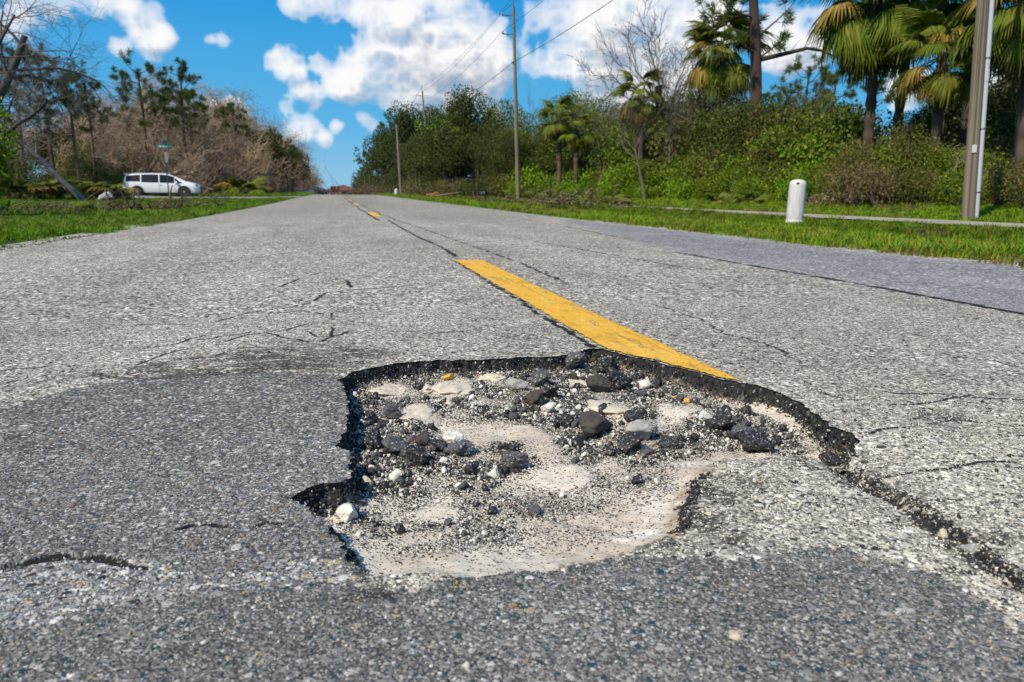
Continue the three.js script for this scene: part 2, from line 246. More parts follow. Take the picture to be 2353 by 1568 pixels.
const CRACKS = [[300, 745, 330, 746, 370, 744, 452, 746, 500, 738, 560, 722, 600, 714, 640, 705, 655, 700, 690, 689], [640, 705, 668, 706, 700, 700, 728, 688], [728, 688, 745, 674, 790, 668, 840, 664, 880, 662, 945, 656], [806, 660, 800, 650, 795, 645], [320, 838, 380, 812, 440, 800, 475, 792, 520, 785, 560, 770, 590, 768], [590, 768, 640, 760, 680, 753, 706, 746], [700, 760, 730, 775, 770, 772, 800, 762], [790, 738, 850, 745, 915, 758, 985, 767, 1040, 763, 1110, 758], [500, 815, 560, 800, 600, 797, 680, 792], [0, 852, 60, 846, 110, 842], [610, 765, 660, 778, 730, 790, 760, 775, 765, 740, 760, 720], [460, 780, 520, 772, 570, 765], [330, 800, 400, 790, 470, 770], [620, 720, 700, 715, 740, 722],
  [640, 660, 690, 640, 730, 628], [440, 608, 500, 604, 560, 598, 640, 584, 700, 578], [0, 664, 40, 663], [560, 575, 640, 570],
  [1560, 650, 1640, 652, 1760, 655, 1830, 648, 1900, 646], [1620, 745, 1680, 770, 1760, 790, 1830, 830], [1500, 700, 1560, 720, 1640, 745], [1960, 1110, 2040, 1090, 2120, 1082, 2200, 1070, 2353, 1062], [2040, 900, 2120, 905, 2230, 910, 2353, 915], [1900, 905, 2000, 930, 2130, 925, 2230, 905], [2200, 820, 2290, 832, 2353, 850], [2000, 760, 2100, 770, 2190, 780], [1900, 1000, 1990, 995, 2080, 985, 2180, 965, 2353, 975]].map(road2);
const SEAMS = [[[700, 449, 770, 452, 800, 459, 830, 474, 880, 500, 960, 545, 1006, 564, 1050, 590], 0.018, 0.9], [[880, 497, 960, 522, 1060, 557, 1150, 588, 1215, 613, 1300, 650], 0.012, 0.55], [[1045, 598, 1110, 640, 1190, 688, 1215, 706, 1300, 760, 1365, 798], 0.012, 0.75], [[1555, 580, 1700, 606, 1960, 650, 2353, 722, 2600, 766], 0.022, 0.95], [[1170, 545, 1260, 560, 1400, 585, 1555, 612, 1640, 620], 0.012, 0.5], [[1300, 520, 1370, 535, 1420, 545], 0.02, 0.25]].map(([l, w, k]) => [road2(l), w, k]);

function bake(x0, x1, z0, z1, W, H, sizes, wrap) {
  const n = W * H, R = new Float32Array(n), G = new Float32Array(n), B = new Float32Array(n), Q = new Float32Array(n), sx = W / (x1 - x0), sz = H / (z1 - z0), rnd = rng(7 + W + H);
  const zw = 256, zh = 192, zones = new Uint8Array(zw * zh), st = new Float32Array(zw * zh), big = new Float32Array(zw * zh);
  for (let j = 0; j < zh; j++) for (let i = 0; i < zw; i++) { const x = x0 + (i + 0.5) / zw * (x1 - x0), z = z0 + (j + 0.5) / zh * (z1 - z0); if (!wrap) { st[j * zw + i] = stainAndShade(x, z); } big[j * zw + i] = wrap ? 0.5 : clamp(0.55 * fbm2(x * 1.9 + 7, z * 1.1, 3) + 0.6 * fbm2(x * 8 + 2, z * 8, 4) + 0.45 * fbm2(x * 4.5 + 30, z * 0.35, 3) - 0.3); }
  const grid = (A, x, z) => A[Math.min(zh - 1, Math.max(0, ((z - z0) / (z1 - z0) * zh) | 0)) * zw + Math.min(zw - 1, Math.max(0, ((x - x0) / (x1 - x0) * zw) | 0))];
  const smooth = (A, x, z) => { const u = clamp((x - x0) / (x1 - x0) * zw - 0.5, 0, zw - 1.001), v = clamp((z - z0) / (z1 - z0) * zh - 0.5, 0, zh - 1.001), i = u | 0, j = v | 0, a = j * zw + i; return lerp(lerp(A[a], A[a + 1], u - i), lerp(A[a + zw], A[a + zw + 1], u - i), v - j); };
  for (let j = 0; j < H; j++) for (let i = 0; i < W; i++) {
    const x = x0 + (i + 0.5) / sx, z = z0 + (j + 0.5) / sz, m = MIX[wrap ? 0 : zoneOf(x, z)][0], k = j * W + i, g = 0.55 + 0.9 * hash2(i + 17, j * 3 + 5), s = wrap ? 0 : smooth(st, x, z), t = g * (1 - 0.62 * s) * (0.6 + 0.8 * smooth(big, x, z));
    R[k] = m[0] * t; G[k] = m[1] * t; B[k] = m[2] * t; Q[k] = 0.15 + 0.2 * hash2(i, j);
  }
  for (const [cell, share] of sizes) {
    const cx = Math.round((x1 - x0) / cell), cz = Math.round((z1 - z0) / cell);
    for (let a = 0; a < cx * cz; a++) {
      if (rnd() > share) { rnd(); continue; }
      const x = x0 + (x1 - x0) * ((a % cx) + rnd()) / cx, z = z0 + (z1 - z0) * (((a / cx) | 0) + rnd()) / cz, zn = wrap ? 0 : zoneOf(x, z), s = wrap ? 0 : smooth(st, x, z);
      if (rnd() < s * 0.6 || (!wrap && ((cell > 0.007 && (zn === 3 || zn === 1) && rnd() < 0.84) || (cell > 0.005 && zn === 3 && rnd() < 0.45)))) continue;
      const m = MIX[zn]; let pick = rnd(), c = m[1][0];
      for (let q = 1; q < m.length; q++) { pick -= m[q][1]; if (pick <= 0) { c = m[q][0]; break; } }
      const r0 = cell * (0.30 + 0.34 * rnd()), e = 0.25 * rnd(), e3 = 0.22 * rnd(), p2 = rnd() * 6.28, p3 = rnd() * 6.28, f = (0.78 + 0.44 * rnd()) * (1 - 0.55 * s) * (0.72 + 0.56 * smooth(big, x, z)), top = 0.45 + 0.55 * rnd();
      const rx = Math.ceil(r0 * 1.5 * sx), rz = Math.ceil(r0 * 1.5 * sz), ci = (x - x0) * sx, cj = (z - z0) * sz;
      for (let j = Math.floor(cj - rz); j <= cj + rz; j++) for (let i = Math.floor(ci - rx); i <= ci + rx; i++) {
        let ii = i, jj = j;
        if (wrap) { ii = (i + W) % W; jj = (j + H) % H; } else if (i < 0 || j < 0 || i >= W || j >= H) continue;
        const dx = (i + 0.5 - ci) / sx, dz = (j + 0.5 - cj) / sz, d = Math.hypot(dx, dz), th = Math.atan2(dz, dx), r = r0 * (1 + e * Math.cos(2 * th + p2) + e3 * Math.cos(3 * th + p3));
        if (d >= r) continue;
        const k = jj * W + ii, g = f * (0.88 + 0.24 * hash2(ii * 3, jj * 5)); R[k] = c[0] * g; G[k] = c[1] * g; B[k] = c[2] * g; Q[k] = Math.max(Q[k], top * (0.55 + 0.45 * Math.sqrt(1 - d / r)));
      }
    }
  }
  const px = Math.max(1 / sx, 1 / sz);
  const draw = (L, w, strength, rag) => {
    for (let s = 0; s + 1 < L.length; s++) {
      const [ax, az] = L[s], [bx, bz] = L[s + 1], len = Math.hypot(bx - ax, bz - az), N = Math.ceil(len / (px * 0.6));
      if (Math.max(ax, bx) < x0 || Math.min(ax, bx) > x1 || Math.max(az, bz) < z0 || Math.min(az, bz) > z1) continue;
      for (let q = 0; q < N; q++) {
        const t = q / N, bx0 = ax + (bx - ax) * t, bz0 = az + (bz - az) * t, j1 = (vn2(bx0 * 34, bz0 * 34) - 0.5) * rag * 2 + (vn2(bx0 * 150, bz0 * 150) - 0.5) * rag * 0.9, j2 = (vn2(bx0 * 34 + 70, bz0 * 34) - 0.5) * rag * 2;
        const k0 = fbm2(bx0 * 19 + 3, bz0 * 19, 3), ww = w * (0.35 + 1.3 * k0) * (0.55 + 0.9 * hash2(q, s * 31)), pw = strength * ss(0.24, 0.5, k0);
        if (ww < px * 0.35 || pw < 0.05) continue;
        const cx = (bx0 + j1 - x0) * sx, cz = (bz0 + j2 - z0) * sz, ri = Math.max(0.5, ww * 0.5 * sx), rj = Math.max(0.5, ww * 0.5 * sz);
        for (let j = Math.floor(cz - rj); j <= cz + rj; j++) for (let i = Math.floor(cx - ri); i <= cx + ri; i++) if (i >= 0 && j >= 0 && i < W && j < H) { const k = j * W + i, u = pw * (0.6 + 0.4 * hash2(i, j * 7)); R[k] = lerp(R[k], 0.02, u); G[k] = lerp(G[k], 0.02, u); B[k] = lerp(B[k], 0.021, u); Q[k] = lerp(Q[k], 0, u); }
      }
    }
  };
  if (!wrap) { CRACKS.forEach((L, q) => draw(L, 0.0048 * (L[0][1] < -2.6 ? 1.6 : 1), q >= 18 ? 0.6 : 0.95, q >= 18 ? 0.014 : 0.007)); for (const [L, w, k] of SEAMS) draw(L, w, k, 0.012); for (const L of SHORT) draw(L, 0.0036, 0.95, 0.002); draw(STEP, 0.0042, 0.97, 0.002); draw(FURROW, 0.017, 0.85, 0.012); draw(FURROW, 0.012, 0.85, 0.016); }
  const out = new Uint8Array(n * 4), hb = new Uint8Array(n * 4);
  for (let k = 0; k < n; k++) { out[k * 4] = toS(R[k]); out[k * 4 + 1] = toS(G[k]); out[k * 4 + 2] = toS(B[k]); out[k * 4 + 3] = 255; const q = Math.round(clamp(Q[k]) * 255); hb[k * 4] = hb[k * 4 + 1] = hb[k * 4 + 2] = q; hb[k * 4 + 3] = 255; }
  return { map: tex8(out, W, H, true, wrap), bump: tex8(hb, W, H, false, wrap) };
}

// a sheet on a grid; snap: 'out' leaves the hole out, 'in' keeps only the hole
function sheet(xs, zs, hy, uv, snap, tint) {
  const nx = xs.length, nz = zs.length, P = new Float32Array(nx * nz * 3), U = new Float32Array(nx * nz * 2), K = new Int8Array(nx * nz), I = [], step = Math.abs(xs[1] - xs[0]);
  const col = tint ? new Float32Array(nx * nz * 3) : null;
  for (let j = 0; j < nz; j++) for (let i = 0; i < nx; i++) {
    let x = xs[i], z = zs[j]; const k = j * nx + i;
    if (snap) { if (x > -0.2 && x < 1 && z > -1.95 && z < -0.6) { const [d, q] = nearRim(x, z); if (d < step * 0.56) { x = rim[q].x; z = rim[q].z; K[k] = 2; } else K[k] = inHole(x, z) ? 1 : 0; } }
    P[k * 3] = x; P[k * 3 + 1] = snap === 'in' && K[k] === 0 ? 0 : hy(x, z); P[k * 3 + 2] = z; [U[k * 2], U[k * 2 + 1]] = uv(x, z);
    if (tint) col.set(tint(x, z), k * 3);
  }
  const bad = snap === 'out' ? 1 : 0;
  const tri = (a, b, c) => { if (snap) { if (K[a] === bad || K[b] === bad || K[c] === bad) return; if (K[a] + K[b] + K[c] === 6 && inHole((P[a * 3] + P[b * 3] + P[c * 3]) / 3, Math.round((P[a * 3 + 2] + P[b * 3 + 2] + P[c * 3 + 2]) / 3e-3) * 1e-3) !== (snap === 'in')) return; } I.push(a, b, c); };
  const flip = (zs[1] - zs[0]) * (xs[1] - xs[0]) < 0;
  for (let j = 0; j + 1 < nz; j++) for (let i = 0; i + 1 < nx; i++) { const a = j * nx + i, b = a + 1, c = a + nx, d = c + 1; if (flip) { tri(a, b, c); tri(b, d, c); } else { tri(a, c, b); tri(b, c, d); } }
  const g = new THREE.BufferGeometry();
  g.setAttribute('position', new THREE.BufferAttribute(P, 3)); g.setAttribute('uv', new THREE.BufferAttribute(U, 2)); if (col) g.setAttribute('color', new THREE.BufferAttribute(col, 3)); g.setIndex(I); g.computeVertexNormals();
  return g;
}
const span = (a, b, d) => { const n = Math.round(Math.abs(b - a) / d), o = []; for (let i = 0; i <= n; i++) o.push(a + (b - a) * i / n); return o; };

const road = group('road'); tag(road, 'old cracked two-lane asphalt road running straight to the horizon', 'road', null, 'structure');
const NEAR = { x0: -0.75, x1: 1.5, z0: -1.25, z1: -0.3 }, BACK = { x0: -1.25, x1: 2.9, z0: -2.6, z1: -1.25 }, MID = { x0: -2.6, x1: 4.4, z0: -12, z1: -2.6 };
const tiled = (r) => (x, z) => [(x - r.x0) / (r.x1 - r.x0), (z - r.z0) / (r.z1 - r.z0)];
const asphalt = (t, bump) => new THREE.MeshPhysicalMaterial({ map: t.map, bumpMap: t.bump, bumpScale: bump, roughness: 0.95, specularIntensity: 0.35 });
const nearMat = asphalt(bake(NEAR.x0, NEAR.x1, NEAR.z0, NEAR.z1, 2048, 1024, [[0.0024, 0.55], [0.0036, 0.6], [0.0055, 0.5], [0.0085, 0.26], [0.012, 0.07]]), 0.0030);
const backMat = asphalt(bake(BACK.x0, BACK.x1, BACK.z0, BACK.z1, 2048, 1024, [[0.0038, 0.6], [0.0055, 0.5], [0.0085, 0.28], [0.012, 0.06]]), 0.0035);
const midMat = asphalt(bake(MID.x0, MID.x1, MID.z0, MID.z1, 2048, 2048, [[0.0085, 0.7], [0.0125, 0.4], [0.019, 0.12]]), 0.004);
const farTex = bake(0, 4, 0, 4, 1024, 1024, [[0.011, 0.7], [0.017, 0.4], [0.026, 0.1]], true), farMat = asphalt(farTex, 0.004);
farMat.vertexColors = true;
mesh('asphalt_surface', sheet(span(NEAR.x0, NEAR.x1, 0.003), span(NEAR.z0, NEAR.z1, 0.003), roadY, tiled(NEAR), 'out'), nearMat, road);
{ // the band behind the hole: fine in the middle, plain at its ends
  const r = BACK, xsM = span(NEAR.x0, NEAR.x1, 0.005), zs = span(r.z0, r.z1, 0.005);
  mesh('asphalt_surface', sheet(xsM, zs, roadY, tiled(r), 'out'), backMat, road);
  mesh('asphalt_surface', sheet([r.x0, NEAR.x0], span(r.z0, r.z1, 0.27), roadY, tiled(r)), backMat, road);
  mesh('asphalt_surface', sheet([NEAR.x1, r.x1], span(r.z0, r.z1, 0.27), roadY, tiled(r)), backMat, road);
}
mesh('asphalt_surface', sheet(span(MID.x0, MID.x1, 0.35), span(MID.z0, MID.z1, 0.4), roadY, tiled(MID)), midMat, road);
{
  const uv = (x, z) => [x / 4, z / 4], tint = (x, z) => { const d = Math.min(x - edgeL(z), edgeR(z) - x), b = 0.93 + 0.16 * (fbm2(x * 1.2, z * 0.16, 3) - 0.5) * 2 + (d < 0.14 ? 0.1 : 0), w = 1 - 0.1 * Math.exp(-(((x - 1.55) / 0.3) ** 2)); return [b * w, b * w, b * w]; };
  const gs = [];
  const strip = (xs, zs) => gs.push(sheet(xs, zs, roadY, uv, null, tint));
  const far = (() => { const g = sheet(span(0, 1, 1 / 24), [...span(-12, -40, 0.5), ...span(-41, -130, 1), ...span(-135, -420, 6)], (u, z) => 0, (u, z) => [0, 0]); const p = g.attributes.position, u = g.attributes.uv, c = new Float32Array(p.count * 3); for (let i = 0; i < p.count; i++) { const z = p.getZ(i), x = lerp(edgeL(z), edgeR(z), p.getX(i)); p.setXYZ(i, x, roadY(x, z), z); u.setXY(i, ...uv(x, z)); c.set(tint(x, z), i * 3); } g.setAttribute('color', new THREE.BufferAttribute(c, 3)); g.computeVertexNormals(); return g; })();
  gs.push(far);
  strip(span(-2.4, -1.25, 0.575), [-2.6, -1.25]); strip(span(2.9, 3.6, 0.35), [-2.6, -1.25]); strip(span(-2.4, -0.75, 0.55), [-1.25, -0.3]); strip(span(1.5, 3.6, 0.525), [-1.25, -0.3]); strip(span(-2.4, 3.6, 0.5), span(-0.3, 30, 1.5));
  for (const g of gs) mesh('asphalt_surface', g, farMat, road);
}

// ---------- the pothole ----------
const pothole = group('pothole', 0, 0, 0); tag(pothole, 'deep pothole broken through the asphalt beside the yellow line, pale base showing', 'pothole');
const holeBlobs = (list, y) => list.map(([x, yy, rx, ry, w]) => { const [cx, cz] = onPlane(x, yy, y), [ex] = onPlane(x + rx, yy, y), [, ez] = onPlane(x, yy + ry, y); return [cx, cz, ex - cx, ez - cz, w]; });
const RUBBLE = holeBlobs([[900, 1010, 115, 95, 1], [1000, 1080, 180, 50, 0.95], [870, 1090, 70, 50, 0.8], [1150, 905, 330, 55, 0.7], [1500, 1010, 290, 50, 1], [1330, 925, 190, 70, 0.95], [1700, 975, 115, 55, 0.9], [830, 890, 60, 60, 0.9], [1100, 855, 330, 28, 1], [1200, 1045, 160, 48, 0.7], [1540, 905, 90, 45, 0.9], [1420, 860, 130, 30, 1], [1050, 1190, 260, 90, 0.30], [1350, 1125, 220, 60, 0.24], [820, 1215, 50, 45, 0.7], [1420, 1090, 160, 30, 0.3], [1780, 1030, 90, 18, 0.6], [1250, 1240, 260, 40, 0.12]], -0.04);
const BARE = holeBlobs([[962, 945, 42, 24, 1], [1040, 886, 54, 26, 1], [893, 895, 46, 18, 0.9], [1410, 935, 46, 28, 0.9], [1235, 1015, 50, 55, 0.8], [1130, 865, 60, 14, 0.7], [1290, 1085, 70, 30, 0.7], [1560, 935, 60, 16, 0.7], [1820, 960, 60, 50, 0.9], [1000, 1170, 60, 20, 0.5]], -0.04);
const blobs = (L, x, z) => { let s = 0; for (const [cx, cz, rx, rz, w] of L) { const q = ((x - cx) / rx) ** 2 + ((z - cz) / rz) ** 2; if (q < 1.5) s = Math.max(s, w * ss(1.5, 0.35, q)); } return s; };
function gravelAt(x, z) { const [d, q] = farRim(x, z), e = rim[q].d, lip = e < 0.022 ? ss(0.015, 0.085, d + (vn2(x * 30, z * 30) - 0.5) * 0.05) : 1, n = fbm2(x * 21, z * 21, 4); return clamp((blobs(RUBBLE, x, z) * 1.2 - 0.85 * blobs(BARE, x, z)) * lip * (0.32 + 1.45 * ss(0.27, 0.68, n)) + 0.03 * lip + (e > 0.04 ? 0.45 * Math.exp(-d / 0.03) : 0)); }
const floorY = (x, z) => {
  const [d, q] = farRim(x, z), e = rim[q].d, w = lerp(lerp(0.1, 0.062, ss(0.3, 0.45, rim[q].x)), 0.03, ss(0.023, 0.042, e));
  const D = lerp(0.049, Math.min(e, 0.049), Math.exp(-Math.pow(d / w, 1.4)));
  return -D + (fbm2(x * 13, z * 13, 4) - 0.5) * 0.012 * ss(0, 0.03, d) + (fbm2(x * 55, z * 55, 3) - 0.5) * 0.0035 + 0.006 * blobs(BARE, x, z) + 0.004 * blobs(RUBBLE, x, z) + (e > 0.03 ? 0.012 * Math.exp(-d / 0.02) : 0);
};
const FL = { x0: -0.1, x1: 0.92, z0: -1.82, z1: -0.68 };
const lipAt = (x, z) => { let m = 9, at = null; for (const p of DIP) { const d = Math.hypot(p.x - x, p.z - z); if (d < m) { m = d; at = p; } } return [m, at ? 0.25 + 0.75 * ss(0.3, 0.46, at.x) : 0]; };
const floorTex = (() => {
  const W = 1024, H = 1024, n = W * H, A = new Float32Array(n * 3), Q = new Float32Array(n), rnd = rng(99), sx = W / (FL.x1 - FL.x0), sz = H / (FL.z1 - FL.z0);
  const gd = new Float32Array(160 * 160); for (let j = 0; j < 160; j++) for (let i = 0; i < 160; i++) gd[j * 160 + i] = gravelAt(FL.x0 + (i + 0.5) / 160 * (FL.x1 - FL.x0), FL.z0 + (j + 0.5) / 160 * (FL.z1 - FL.z0));
  for (let j = 0; j < H; j++) for (let i = 0; i < W; i++) {
    const x = FL.x0 + (i + 0.5) / sx, z = FL.z0 + (j + 0.5) / sz, a = fbm2(x * 11, z * 11, 4), b = fbm2(x * 70 + 5, z * 70, 3), t = 0.86 + 0.28 * b + 0.08 * (hash2(i, j) - 0.5), k = (j * W + i) * 3, m = ss(0.4, 0.62, a);
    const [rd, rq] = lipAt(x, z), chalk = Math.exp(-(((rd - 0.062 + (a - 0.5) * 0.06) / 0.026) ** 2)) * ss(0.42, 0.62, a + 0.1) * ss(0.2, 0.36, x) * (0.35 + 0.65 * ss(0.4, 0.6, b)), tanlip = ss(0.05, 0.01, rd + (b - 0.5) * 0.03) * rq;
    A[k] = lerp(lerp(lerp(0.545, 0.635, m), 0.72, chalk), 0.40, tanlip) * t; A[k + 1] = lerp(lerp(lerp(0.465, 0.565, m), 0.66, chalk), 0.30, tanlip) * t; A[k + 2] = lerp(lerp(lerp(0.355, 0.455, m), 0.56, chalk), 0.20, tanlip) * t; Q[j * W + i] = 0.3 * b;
  }
  for (const [cell, share] of [[0.0016, 0.9], [0.0024, 0.8], [0.0036, 0.4]]) {
    const cx = Math.round((FL.x1 - FL.x0) / cell), cz = Math.round((FL.z1 - FL.z0) / cell);
    for (let a = 0; a < cx * cz; a++) {
      const u = ((a % cx) + rnd()) / cx, v = (((a / cx) | 0) + rnd()) / cz, g = gd[Math.min(159, (v * 160) | 0) * 160 + Math.min(159, (u * 160) | 0)];
      if (rnd() > share * (Math.pow(g, 1.35) * 1.15 + 0.03)) continue;
      const p = rnd(), c = p < 0.5 ? [0.032, 0.031, 0.030] : p < 0.72 ? [0.66, 0.62, 0.55] : p < 0.9 ? [0.2, 0.19, 0.175] : [0.4, 0.33, 0.24], r0 = cell * (0.35 + 0.35 * rnd()), ci = u * W, cj = v * H, f = 0.7 + 0.6 * rnd(), e = 0.3 * rnd(), ph = rnd() * 6;
      for (let j = Math.floor(cj - r0 * sz * 1.3); j <= cj + r0 * sz * 1.3; j++) for (let i = Math.floor(ci - r0 * sx * 1.3); i <= ci + r0 * sx * 1.3; i++) {
        if (i < 0 || j < 0 || i >= W || j >= H) continue;
        const dx = (i + 0.5 - ci) / sx, dz = (j + 0.5 - cj) / sz, d = Math.hypot(dx, dz), r = r0 * (1 + e * Math.cos(2 * Math.atan2(dz, dx) + ph));
        if (d < r) { const k = j * W + i; A[k * 3] = c[0] * f; A[k * 3 + 1] = c[1] * f; A[k * 3 + 2] = c[2] * f; Q[k] = 0.5 + 0.5 * Math.sqrt(1 - d / r); }
      }
    }
  }
  const o = new Uint8Array(n * 4), h = new Uint8Array(n * 4);
  for (let k = 0; k < n; k++) { for (let c = 0; c < 3; c++) { o[k * 4 + c] = toS(A[k * 3 + c]); h[k * 4 + c] = Math.round(clamp(Q[k]) * 255); } o[k * 4 + 3] = h[k * 4 + 3] = 255; }
  return { map: tex8(o, W, H, true, false), bump: tex8(h, W, H, false, false) };
})();
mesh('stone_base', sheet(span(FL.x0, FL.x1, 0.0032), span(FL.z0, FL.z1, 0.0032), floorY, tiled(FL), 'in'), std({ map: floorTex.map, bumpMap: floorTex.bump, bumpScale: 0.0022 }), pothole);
{ // the broken edge of the asphalt layer all round
  const gb = new GB(), rows = 9, n = rim.length;
  for (let i = 0; i <= n; i++) {
    const p = rim[i % n], top = roadY(p.x, p.z), bottom = Math.min(top - 0.002, -p.d + 0.010), tall = top - bottom, deep = Math.min(1, tall / 0.03);
    for (let r = 0; r <= rows; r++) {
      const t = r / rows, y = lerp(top - 0.0008, bottom - 0.006, Math.pow(t, 1.05)), lump = (fbm2((p.x + p.z) * 95 + i * 0.0, y * 120 + (p.x - p.z) * 60, 3) - 0.5) * 0.016 * deep;
      let off = r === 0 ? 0.006 : lerp(0.002, 0.0, t) + 0.005 * deep * Math.sin(Math.PI * Math.min(1, t * 1.5)) - 0.010 * deep * ss(0.62, 1, t) + lump * (0.3 + 0.7 * Math.sin(Math.PI * t)) - (r === rows ? 0.012 : 0);
      const s = hash2(i, r * 13), c = s > 0.982 ? 0.42 : s > 0.94 ? 0.13 : 0.018 + 0.02 * vn2(i * 0.4, r * 0.9), brown = ss(0.66, 0.95, t + (vn2(p.x * 40, p.z * 40) - 0.5) * 0.5) * ss(0.3, 0.75, p.x) * 0.85, thin = p.d < 0.026 ? 0.85 * ss(0.1, 0.4, hash2(i * 7, r) + 0.25) : ss(0.016, 0.006, tall);
      const cc = [lerp(c, 0.26, brown), lerp(c, 0.19, brown), lerp(c, 0.125, brown)].map((v, q) => lerp(v, [0.30, 0.25, 0.19][q] * (0.6 + 0.8 * s), thin * (p.d < 0.026 ? 1 : ss(0.2, 0.9, t))));
      gb.v(p.x + p.nx * off, r === 0 ? top - 0.0012 : y, p.z + p.nz * off, 0, 1, 0, cc);
    }
    if (i) for (let r = 0; r < rows; r++) { const a = (i - 1) * (rows + 1) + r, b = a + rows + 1; gb.i.push(a, a + 1, b, a + 1, b + 1, b); }
  }
  const g = gb.build(); g.computeVertexNormals();
  mesh('broken_asphalt_edge', g, std({ vertexColors: true, roughness: 0.8, side: THREE.DoubleSide }), pothole);
}

// ---------- yellow dashes ----------
const paintTex = (() => {
  const W = 256, H = 2048, o = new Uint8Array(W * H * 4), h = new Uint8Array(W * H * 4);
  for (let j = 0; j < H; j++) for (let i = 0; i < W; i++) {
    const u = i / W, v = j / H * 16, k = (j * W + i) * 4, a = fbm2(u * 3, v * 1.3, 4), b = fbm2(u * 22, v * 20, 3), scuff = ss(0.58, 0.8, fbm2(u * 6 + 9, v * 1.8, 4)), line = Math.exp(-(((u - 0.62 - 0.1 * (vn2(3, v * 0.9) - 0.5) - 0.03 * (vn2(8, v * 9) - 0.5)) / 0.010) ** 2)) * ss(0.45, 0.6, vn2(7.5, v * 1.1)) + Math.exp(-(((u - 0.86 - 0.05 * (vn2(13, v * 2) - 0.5)) / 0.008) ** 2)) * ss(0.5, 0.65, vn2(17.5, v * 1.4)) * 0.7;
    let r = lerp(0.76, 0.84, a), g = lerp(0.40, 0.46, a), bl = lerp(0.010, 0.03, a); const t = (0.84 + 0.3 * b) * (1 - 0.22 * scuff), pale = ss(0.55, 0.75, fbm2(u * 2 + 20, v * 0.8, 3)) * 0.35;
    r = lerp(r, 0.80, pale); g = lerp(g, 0.50, pale); bl = lerp(bl, 0.12, pale);
    const pit = ss(0.72, 0.78, fbm2(u * 34 + 3, v * 34, 3)) * 0.85 + ss(0.62, 0.75, fbm2(u * 5 + 31, v * 1.2, 3)) * ss(0.5, 0.62, fbm2(u * 46, v * 42 + 7, 3)) * 0.75, rim1 = ss(0.05, 0, Math.min(u, 1 - u)) * ss(0.45, 0.6, fbm2(u * 20 + 60, v * 24, 3)) * 0.8, d = clamp(Math.max(line * 0.9, pit, rim1)); o[k] = toS(lerp(r * t, 0.13, d)); o[k + 1] = toS(lerp(g * t, 0.11, d)); o[k + 2] = toS(lerp(bl * t, 0.08, d)); o[k + 3] = 255;
    h[k] = h[k + 1] = h[k + 2] = Math.round(255 * clamp(0.45 + 0.5 * b - d * 0.5 + 0.2 * hash2(i, j))); h[k + 3] = 255;
  }
  return { map: tex8(o, W, H, true), bump: tex8(h, W, H, false) };
})();
const paintMat = std({ map: paintTex.map, bumpMap: paintTex.bump, bumpScale: 0.002, roughness: 0.72 });
for (let n = 0; n < 7; n++) {
  const z0 = n ? -4.52 - 12.19 * n + 3.05 : -1.36, z1 = -4.52 - 12.19 * n, fine = n === 0 ? 0.006 : 0.05;
  const rag = (x, z) => (vn2(x * 30 + 5, z * 30) - 0.5) * 0.012 + (vn2(x * 110, z * 110) - 0.5) * 0.006;
  const g = sheet(span(0, 1, n ? 0.1 : 1 / 28), span(z0, z1, fine), () => 0, (u, z) => [u, z / 3.2], null), p = g.attributes.position;
  for (let i = 0; i < p.count; i++) { const [l, r] = LANE(n ? -3.0 : p.getZ(i)), u = p.getX(i); let z = p.getZ(i), x = lerp(l, r, u) + (u < 0.01 ? rag(1, z) : u > 0.99 ? rag(2, z) : 0); if (z < z1 + 0.001) z += rag(x * 3, 7) * 2; p.setXYZ(i, x, roadY(x, z) + 0.0035, z); }
  if (n === 0) {            // the pothole broke this dash: drop what hung over the hole
    const I = [], ix = g.index.array;
    for (let i = 0; i < ix.length; i += 3) { let out = true; for (let q = 0; q < 3; q++) { const x = p.getX(ix[i + q]), z = p.getZ(ix[i + q]); if (inHole(x, Math.round(z * 500) / 500)) out = false; } if (out && !(Math.max(p.getZ(ix[i]), p.getZ(ix[i + 1]), p.getZ(ix[i + 2])) > -1.44 && p.getX(ix[i]) < 0.77)) I.push(ix[i], ix[i + 1], ix[i + 2]); }
    g.setIndex(I);
  }
  g.computeVertexNormals();
  const o = mesh('lane_dash', g, paintMat);
  tag(o, ['worn yellow lane dash cut off by the pothole edge, nearest of all', 'short yellow lane dash in mid-road, the second one beyond the pothole', 'thin far yellow lane dash, third from the pothole'][n] ?? 'far yellow lane dash, a speck near the top of the road', 'lane marking', 'yellow dashes along the centre of the road', 'structure');
}
for (const [list, w] of [[[-13.5, 0.02, -20, 0.02, -30, 0.03, -45, 0.05, -70, 0.12, -95, 0.2], 0.03]]) {   // the centre seam runs on beyond the near road
  for (const side of [0, 1]) { const gb = new GB(); const zs = span(-11.8, -92, 0.35); zs.forEach((z, i) => { const x = 0.655 + 0.0015 * -z + side * 0.24 + (vn2(z * 0.8, 3 + side * 9) - 0.5) * 0.09, ww = w * (0.5 + vn2(z * 1.7, 9 + side)) * (side ? 0.7 : 1) * (1 + 0.02 * -z); gb.v(x - ww / 2, roadY(x, z) + 0.003, z, 0, 1, 0, [0.035, 0.034, 0.033]); gb.v(x + ww / 2, roadY(x, z) + 0.003, z, 0, 1, 0, [0.035, 0.034, 0.033]); if (i) gb.i.push(i * 2 - 2, i * 2 - 1, i * 2, i * 2 - 1, i * 2 + 1, i * 2); }); mesh('seam', gb.build(), std({ vertexColors: true }), road); }
}
